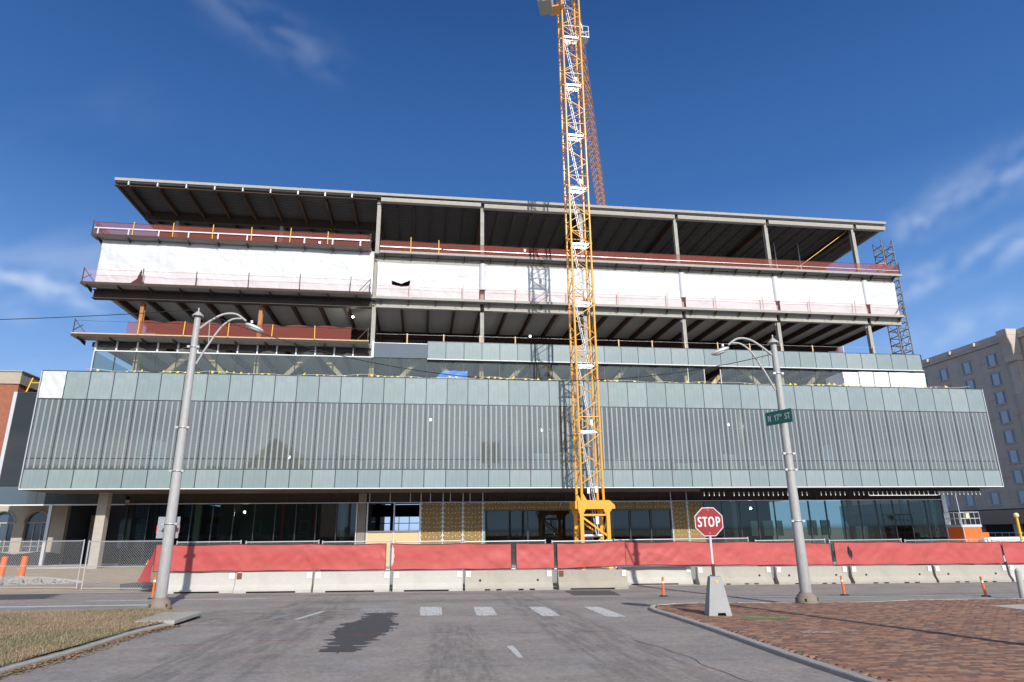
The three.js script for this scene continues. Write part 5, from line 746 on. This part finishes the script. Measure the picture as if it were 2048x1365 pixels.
{ // concrete dormitory tower at the right
  const t = thing('concrete_tower', 'grey concrete residence tower with rows of square windows', 'building'); const X = 85, top = 29.3, conc = (() => { const m = tex(512, (u, v) => { const j = (u * 4) % 1 < 0.012 || (v * 3) % 1 < 0.014; return tint([0.50, 0.44, 0.37], (j ? 0.6 : 1) * (0.9 + 0.2 * fbm(u * 8, v * 8, 4, 8) + 0.06 * (hash2(u * 512, v * 512) - 0.5)) * (0.94 + 0.1 * hash2(Math.floor(u * 4), Math.floor(v * 3)))); }, true, 0.117); return new THREE.MeshStandardMaterial({ map: m, roughness: 0.9 }); })();
  part('wall', bx(X, X + 22, 4.0, top - 1.3, -125, -80.2), conc, t); part('parapet', bx(X - 0.25, X + 22, top - 1.25, top, -125, -80.4), conc, t); part('parapet_groove', bx(X + 0.05, X + 22, top - 1.3, top - 1.24, -125, -80.3), M.charcoal, t);
  part('wall', bx(X + 0.6, X + 22, 4.0, top - 1.3, -79.0, -40), conc, t); part('parapet', bx(X + 0.35, X + 22, top - 1.25, top, -79.0, -40), conc, t);
  part('pier', bx(X - 0.5, X + 3, 3.0, top + 0.05, -80.3, -78.9), conc, t);
  const sh = new THREE.Shape([[0, 0], [1.3, 0], [1.3, 4.6], [-0.4, 4.6], [-0.4, 3.4], [0, 2.2]].map(p => new THREE.Vector2(...p))); const hg = new THREE.ExtrudeGeometry(sh, { depth: 1.6, bevelEnabled: true, bevelSize: 0.08, bevelThickness: 0.08, bevelSegments: 1 }); hg.rotateY(0); hg.translate(X - 0.9, top - 4.55, -80.4); part('pier_head', uvm(hg), conc, t);
  for (const z of [-85.8, -90.6, -95.4, -100.2, -105]) { const sp = new THREE.Shape([[0, 0], [0.55, 0.35], [0.55, -0.6]].map(p => new THREE.Vector2(...p))); part('scupper', bx(X - 0.75, X - 0.2, top - 0.75, top - 0.2, z, z + 0.5), conc, t); }
  // windows: frame, two dark side lights, pale curtained centre
  const cur = std([0.40, 0.50, 0.58], 0.25), fr = std([0.42, 0.43, 0.44], 0.5); const gF = bx(-0.03, 0.06, -0.95, 0.95, -1.0, 1.0), gC = bx(-0.04, -0.02, -0.84, 0.84, -0.5, 0.5), gSide = bx(-0.04, -0.02, -0.84, 0.84, -0.18, 0.18), gSill = bx(-0.16, 0.02, -1.05, -0.94, -1.05, 1.05), gHood = bx(-0.12, 0.02, 0.96, 1.12, -1.1, 1.1);
  const rows = [25.85, 22.95, 20.1, 17.25, 14.35, 11.5, 8.65, 5.8], cols = [-83.4, -88.05, -92.7, -97.35, -102, -106.7]; for (const y of rows) for (const z of cols) { if (z < -94 && y > 9) { if (y < 20) continue; } const w = sub('window', t); w.position.set(X, y, z); part('frame', gF, fr, w); part('curtained_pane', gC, cur, w); for (const s of [-1, 1]) { const o = part('side_pane', gSide, M.winglass, w); o.position.z = s * 0.72; } part('sill', gSill, conc, w); part('hood', gHood, conc, w); }
  for (const y of rows) for (const z of [-76, -71]) { const w = sub('window', t); w.position.set(X + 0.6, y, z); part('frame', gF, fr, w); part('curtained_pane', gC, cur, w); }
  // flared base over an open dark ground floor
  const fl = new THREE.Shape([[0, 4.1], [0.0, 4.0], [1.2, 2.1], [9, 2.1], [9, 4.1]].map(p => new THREE.Vector2(...p))); const fg = new THREE.ExtrudeGeometry(fl, { depth: 85, bevelEnabled: false }); fg.translate(X - 0.1, 0, -125); part('flared_base', uvm(fg), noisy([0.40, 0.34, 0.28], 0.12, 0.9, 0.3), t); part('groove', bx(X - 0.2, X + 1, 4.1, 4.25, -125, -40), M.charcoal, t);
  for (let z = -120; z < -42; z += 6.5) part('pillar', bx(X + 1.4, X + 2.2, -1.6, 2.1, z, z + 0.8), conc, t); part('recessed_wall', bx(X + 5, X + 5.3, -1.6, 2.1, -125, -40), M.charcoal, t);
  const rl = []; for (let z = -118; z < -50; z += 1.2) rl.push(bx(X + 0.9, X + 0.94, -1.2, 0.9, z, z + 0.04)); rl.push(bx(X + 0.88, X + 0.95, 0.85, 0.92, -118, -50)); part('railing', merge(rl), M.alu, t);
  rebase(t, X + 10, -1.3, -85);
}
M.hoist = noisy([0.16, 0.17, 0.18], 0.3, 0.6, 1);
{ // hoist mast behind the right end
  const h = thing('hoist_mast', 'slender grey steel hoist mast behind the open right end', 'hoist', [47.25, -0.9, -56.0]); const w = 0.62, S = 1.5; const gs = []; for (const [a, b] of [[-w, -w], [w, -w], [w, w], [-w, w]]) gs.push(bar(V(a, 0, b), V(a, S, b), 0.06, 6)); for (const y of [0.05, 0.8]) for (const [a, b, c, d] of [[-w, -w, w, -w], [w, -w, w, w], [w, w, -w, w], [-w, w, -w, -w]]) { gs.push(bar(V(a, y, b), V(c, y, d), 0.05, 5)); if (y < 0.1) gs.push(bar(V(a, y, b), V(c, S, d), 0.03, 5)); } gs.push(cbx(0.55, 0.16, 0.12, 0.2, 0.1, w)); const g = merge(gs); for (let k = 0; k < 21; k++) { const m = part('mast_section', g, M.hoist, h); m.position.y = k * S; } part('base_plate', cbx(2.4, 0.2, 2.4, 0, 0.02, 0), M.concrete, h);
}
// ---------------------------------------------------------------- things on the terrace and in the rooms
const TY = 11.95; const wrapM = new THREE.MeshPhysicalMaterial({ color: lin(0.80, 0.80, 0.80), roughness: 0.45 });
function wrapped(x0, x1, z0, z1, h, label, y = TY) { const b = thing('wrapped_pallet', label, 'wrapped pallet', [(x0 + x1) / 2, y, (z0 + z1) / 2], 0, 'white wrapped pallets on the terrace'); const w = x1 - x0, d = z1 - z0; const g = new THREE.BoxGeometry(w, h, d, 14, 12, 10); const p = g.attributes.position; for (let i = 0; i < p.count; i++) { const n = fbm(p.getX(i) * 2 + x0, p.getY(i) * 2 + p.getZ(i) * 2, 3) - 0.5; p.setXYZ(i, p.getX(i) + n * 0.06, p.getY(i) + n * 0.05, p.getZ(i) + n * 0.08); } g.translate(0, h / 2 + 0.14, 0); g.computeVertexNormals(); part('wrapping', g, wrapM, b); part('skid', merge([-1, 0, 1].map(k => bx(-w / 2 + 0.05, w / 2 - 0.05, 0, 0.14, k * d * 0.4 - 0.06, k * d * 0.4 + 0.06))), M.pine, b); }
wrapped(34.75, 36.1, -50.6, -48.2, 2.35, 'white wrapped pallet at the left end of the terrace row'); wrapped(36.2, 37.45, -50.4, -48.2, 2.4, 'white wrapped pallet second along the terrace row'); wrapped(37.6, 38.9, -50.5, -48.25, 2.4, 'white wrapped pallet with dark gap beside it in the terrace row'); wrapped(39.0, 42.3, -50.5, -48.2, 2.4, 'long white wrapped load at the right end of the terrace row');
{ const b = thing('tarped_stack', 'bright blue tarpaulin bundle on the terrace edge', 'tarpaulin', [2.1, TY, -47.7]); const g = new THREE.BoxGeometry(2.3, 1.6, 1.2, 18, 10, 8); const p = g.attributes.position; for (let i = 0; i < p.count; i++) { const n = fbm(p.getX(i) * 2, p.getY(i) * 3 + p.getZ(i) * 2, 3) - 0.5, slope = p.getX(i) < -0.6 ? (p.getX(i) + 0.6) * 0.9 * (p.getY(i) > 0.3 ? 1 : 0) : 0; p.setXYZ(i, p.getX(i) + n * 0.12, p.getY(i) + n * 0.15 + slope, p.getZ(i) + n * 0.12); } g.translate(0, 0.8, 0); g.computeVertexNormals(); part('tarpaulin', g, M.blue, b); part('tie_rope', merge([bx(-1.2, 1.2, 1.0, 1.02, 0.66, 0.68)]), M.whitemetal, b); }
// pennant line along the terrace edge
const pennG = (() => { const s = new THREE.Shape([[-0.12, 0], [0.12, 0], [0.0, -0.24]].map(p => new THREE.Vector2(...p))); const g = new THREE.ShapeGeometry(s); return uvm(g); })();
const pennM = new THREE.MeshStandardMaterial({ color: lin(0.80, 0.62, 0.03), roughness: 0.6, side: THREE.DoubleSide });
{ const runs = [[-23, -15, 'at the left terrace end'], [-15, -4, 'before the upper left glass'], [-4, 5.5, 'around the blue tarpaulin'], [5.5, 14, 'passing behind the crane'], [14, 23, 'right of the crane'], [23, 34, 'before the upper right glass'], [34, 45, 'in front of the white wrapped pallets']];
  runs.forEach(([a, b, l], i) => { const t = thing('pennant_line', 'yellow pennants on a rope ' + l, 'pennant line', [a, 12.85, -46.75], 0, 'yellow pennant lines on the terrace edge'); const n = Math.round((b - a) / 0.48), y = u => 0.18 - 0.12 * 4 * u * (1 - u) + 0.04 * Math.sin(u * 20 + i); const pts = []; for (let k = 0; k <= 24; k++) pts.push(V((b - a) * k / 24, y(k / 24), 0)); part('rope', tube(pts, 0.013, 48, 4), M.whitemetal, t); for (let k = 0; k < n; k++) { if (hash2(k, i) < 0.22) continue; const u = (k + 0.5) / n, o = part('pennant', pennG, pennM, t); o.position.set((b - a) * u, y(u), 0); const h = hash2(k * 3, i * 7); o.rotation.set((h - 0.5) * 1.6 + (h > 0.8 ? 2 : 0), (h - 0.5) * 1.2, (hash2(k, i * 5) - 0.5) * 1.2); } part('stanchion', bar(V(0.02, -0.9, -0.02), V(0.02, 0.22, -0.02), 0.03, 6), M.orange, t); }); }
// stacked materials seen through the striped glass
const boardW = std([0.70, 0.76, 0.74], 0.7), boardB = std([0.10, 0.25, 0.5], 0.7), boardT = std([0.5, 0.34, 0.18], 0.8);
[[8.3, 9.6, 1.9, boardB, 'blue and white stacked boxes left of the crane behind glass'], [10.2, 11.6, 2.0, boardW, 'tall pale board stack behind the crane mast'], [14.6, 15.9, 1.5, boardW, 'bright white covered stack right of the crane'], [19.4, 21.4, 1.2, boardW, 'low stack of pale boards on the glazed floor'], [23.3, 24.4, 1.9, boardW, 'two column stack of pale boards'], [31.0, 32.6, 1.0, boardT, 'tan carton stack behind the glass near the signed lamp'], [-17.5, -14.8, 0.95, boardW, 'long low pale stack behind the left glass'], [-12.6, -10.6, 0.8, boardB, 'low blue stack behind the left glass'], [26.2, 27.6, 1.0, boardW, 'small pale board pile beside the two column stack']].forEach(([a, b, h, m, l]) => { const t = thing('material_stack', l, 'stack', [(a + b) / 2, 5.55, -48.6], 0, 'stacked materials on the glazed floor'); const w = b - a, n = Math.max(2, Math.round(h / 0.3)); for (let k = 0; k < n; k++) part('board_layer', cbx(w * (0.94 + 0.06 * hash2(k, a * 10)), h / n - 0.03, 1.2, (hash2(k, b * 9) - 0.5) * 0.06, 0.1 + (k + 0.5) * h / n, 0), k > n * 0.6 && m === boardB ? boardW : m, t); part('skid', cbx(w * 0.9, 0.09, 1.1, 0, 0.05, 0), boardT, t); });
// ---------------------------------------------------------------- site equipment
{ // orange access machine with guard rail
  const m = thing('access_platform', 'orange site machine with grey guard railed platform by the right corner', 'lift platform', [42.75, gy(42.75, -46) - 0.0, -47.6]); m.scale.set(0.6, 0.93, 0.8); part('chassis', bx(-1.7, 1.7, 0.35, 1.0, -1, 1), M.charcoal, m); part('body', merge([bx(-1.65, 1.1, 1.0, 3.0, -0.9, 0.95)]), M.orange, m); part('engine_cover', bx(1.12, 2.1, 0.9, 2.55, -0.8, 0.9), M.orange, m); for (const x of [-1.1, -0.2, 0.6]) part('panel_joint', bx(x - 0.012, x + 0.012, 1.1, 2.9, 0.951, 0.956), M.charcoal, m); part('deck', bx(-1.75, 1.2, 3.0, 3.2, -1.0, 1.0), M.alu, m);
  const g = []; for (const z of [-0.95, 0.95]) { for (let k = 0; k < 5; k++) g.push(bar(V(-1.7 + k * 0.71, 3.2, z), V(-1.7 + k * 0.71, 4.2, z), 0.03, 6)); for (const y of [3.7, 4.2]) g.push(bar(V(-1.7, y, z), V(1.15, y, z), 0.03, 6)); } for (const x of [-1.7, 1.15]) for (const y of [3.7, 4.2]) g.push(bar(V(x, y, -0.95), V(x, y, 0.95), 0.03, 6)); part('guard_rail', merge(g), M.alu, m); part('control_box', cbx(0.5, 0.45, 0.3, -0.5, 3.9, 0.8), std([0.62, 0.58, 0.35], 0.6), m); part('upright', strut(V(-1.5, 1.0, 1.0), V(-1.75, 5.6, 1.0), 0.07), M.alu, m);
  for (const x of [-1.1, 1.1]) for (const z of [-0.85, 0.85]) { const w = sub('wheel', m); const ty = new THREE.CylinderGeometry(0.42, 0.42, 0.3, 20); ty.rotateX(Math.PI / 2); ty.translate(x, 0.42, z); part('tyre', ty, M.black, w); const ri = new THREE.CylinderGeometry(0.2, 0.2, 0.32, 14); ri.rotateX(Math.PI / 2); ri.translate(x, 0.42, z); part('rim', ri, M.orange, w); }
}
{ const p = thing('marker_post', 'tall yellow post rising above the last red screen', 'post', [39.9, gy(39.9, -40), -40]); part('shaft', bar(V(0, 0, 0), V(0, 3.5, 0), 0.08, 10), M.yellow, p); part('collar', bar(V(0, 2.3, 0), V(0, 2.42, 0), 0.12, 10), M.yellow, p); part('cap', (() => { const g = new THREE.SphereGeometry(0.17, 12, 8); g.translate(0, 3.5, 0); return g; })(), std([0.8, 0.6, 0.3], 0.5), p); part('foot', cbx(0.6, 0.1, 0.6, 0, 0.05, 0), M.concrete, p); }
{ const t = thing('flatbed_trailer', 'white flatbed trailer behind the right end of the screen', 'trailer', [47.5, gy(47.5, -47), -47.5]); part('bed', bx(-4.5, 5, 1.75, 2.05, -1.2, 1.2), M.whitemetal, t); part('side_rail', bx(-3.5, -1.8, 1.45, 1.75, 1.1, 1.25), std([0.5, 0.04, 0.03], 0.5), t); part('chassis', bx(-4, 4.5, 1.2, 1.74, -0.5, 0.5), M.charcoal, t); for (const x of [-3, -1.8, 3.2]) { const w = sub('wheel', t); const ty = new THREE.CylinderGeometry(0.5, 0.5, 0.4, 20); ty.rotateX(Math.PI / 2); ty.translate(x, 0.5, 0.9); part('tyre', ty, M.black, w); const r = new THREE.CylinderGeometry(0.24, 0.24, 0.42, 12); r.rotateX(Math.PI / 2); r.translate(x, 0.5, 0.9); part('rim', r, M.alu, w); } part('axle', bx(-3.2, 3.4, 0.4, 1.2, -0.3, 0.3), M.charcoal, t); }
{ // orange plastic barricade and yellow trestle at the left fence
  const b = thing('barricade', 'orange plastic mesh barricade on posts behind the left fence', 'barricade', [-21.5, gy(-21.5, -37.5), -37.5]); const sl = []; for (let k = 0; k < 6; k++) sl.push(bx(-2.6, 0.6, 0.25 + k * 0.16, 0.33 + k * 0.16, -0.012, 0.012)); for (let x = -2.5; x < 0.6; x += 0.2) sl.push(bx(x, x + 0.03, 0.25, 1.15, -0.01, 0.01)); part('mesh_band', merge(sl), M.orange, b); for (const [x, l] of [[0.75, -0.06], [1.7, -0.04]]) { const o = part('drum_post', bar(V(0, 0, 0), V(0, 1.25, 0), 0.16, 12, 0.13), M.orange, b); o.position.x = x; o.rotation.z = l; } part('trestle', merge([strut(V(-1.5, 0, 0.4), V(-1.1, 1.6, 0.3), 0.05), strut(V(-0.7, 0, 0.4), V(-1.1, 1.6, 0.3), 0.05), strut(V(-1.6, 0.9, 0.35), V(-0.6, 0.9, 0.35), 0.06)]), M.yellow, b); part('pipe_bundle', merge([0, 1, 2].map(k => bar(V(-2.4, 0.1 + 0.0 * k, 0.3 + k * 0.17), V(-0.4, 0.1, 0.3 + k * 0.17), 0.08, 8))), std([0.25, 0.2, 0.5], 0.6), b); }
{ const m = thing('erosion_sock', 'dark filter sock lying by the barrier end', 'filter sock', [-11.8, gy(-11.8, -32.6), -32.6]); part('tube', tube([V(-1.2, 0.12, 0.2), V(-0.4, 0.16, -0.1), V(0.4, 0.13, 0.05), V(1.2, 0.14, -0.2)], 0.14, 30, 10), noisy([0.07, 0.07, 0.075], 0.3, 0.9, 1), m); part('end_tie', tube([V(1.2, 0.14, -0.2), V(1.35, 0.12, -0.25)], 0.06, 4, 6), M.charcoal, m); }
// ---------------------------------------------------------------- what the glass mirrors: buildings across the street, behind the camera
{
  const brick = noisy([0.24, 0.10, 0.065], 0.2, 0.9, 0.4), slate = noisy([0.07, 0.07, 0.075], 0.2, 0.8, 0.3);
  const h = thing('gabled_hall', 'brick hall with steep slate gable standing across the street', 'building', [-25, gy(0, 0), 24]); const gs = new THREE.Shape([[-7, 0], [7, 0], [7, 10.5], [0, 17.5], [-7, 10.5]].map(p => new THREE.Vector2(...p))); const g = new THREE.ExtrudeGeometry(gs, { depth: 26, bevelEnabled: false }); part('wall', uvm(g), brick, h); for (const s of [-1, 1]) part('roof', strut(V(s * 7.4, 10.3, 13), V(0, 17.8, 13), 27, 0.3), slate, h); part('door', bx(-1.2, 1.2, 0, 3, -0.1, -0.005), M.charcoal, h); for (const x of [-4.2, 4.2]) for (const y of [2, 6]) { const w = sub('window', h); part('frame', bx(x - 0.8, x + 0.8, y, y + 2.2, -0.1, -0.01), M.whitemetal, w); part('pane', bx(x - 0.7, x + 0.7, y + 0.1, y + 2.1, -0.13, -0.105), M.winglass, w); }
  const rb = thing('rear_building', 'red brick building seen through the framed ground floor opening', 'building', [-13, -0.6, -118]); part('wall', bx(-8, 7, 0, 14, 0, 12), brick, rb); part('cornice', bx(-8.2, 7.2, 14, 14.6, -0.2, 12.3), M.concrete, rb); for (const x of [3.2, 5.2]) { const w = sub('window', rb); part('frame', bx(x, x + 1.1, 2.2, 4.2, 12.0, 12.06), M.whitemetal, w); part('pane', bx(x + 0.1, x + 1, 2.3, 4.1, 12.061, 12.08), M.winglass, w); }
  const q = thing('brick_block', 'long flat roofed brick block across the street', 'building', [-52, 0, 26]); part('wall', bx(-18, 18, -0.5, 12.5, 0, 20), brick, q); part('cornice', bx(-18.3, 18.3, 12.5, 13.3, -0.3, 20.3), M.concrete, q); for (let k = 0; k < 8; k++) for (const y of [1.5, 5.2, 8.9]) { const w = sub('window', q); part('frame', bx(-15.5 + k * 4.2, -13.7 + k * 4.2, y, y + 2.2, -0.08, -0.01), M.whitemetal, w); part('pane', bx(-15.4 + k * 4.2, -13.8 + k * 4.2, y + 0.1, y + 2.1, -0.11, -0.085), M.winglass, w); }
  const f = thing('floodlight_mast', 'tall sports floodlight mast across the street', 'floodlight', [16.2, 0, 62]); part('pole', bar(V(0, -0.5, 0), V(0, 22, 0), 0.35, 12, 0.2), M.galv, f); for (const s of [-1, 1]) part('lamp_bank', bx(s * 1.4 - 0.8, s * 1.4 + 0.8, 17.5, 22.5, -0.3, 0.3), M.charcoal, f); part('cross_arm', bx(-2.2, 2.2, 19.8, 20.2, -0.15, 0.15), M.galv, f);
}
renderer.render(scene, camera);
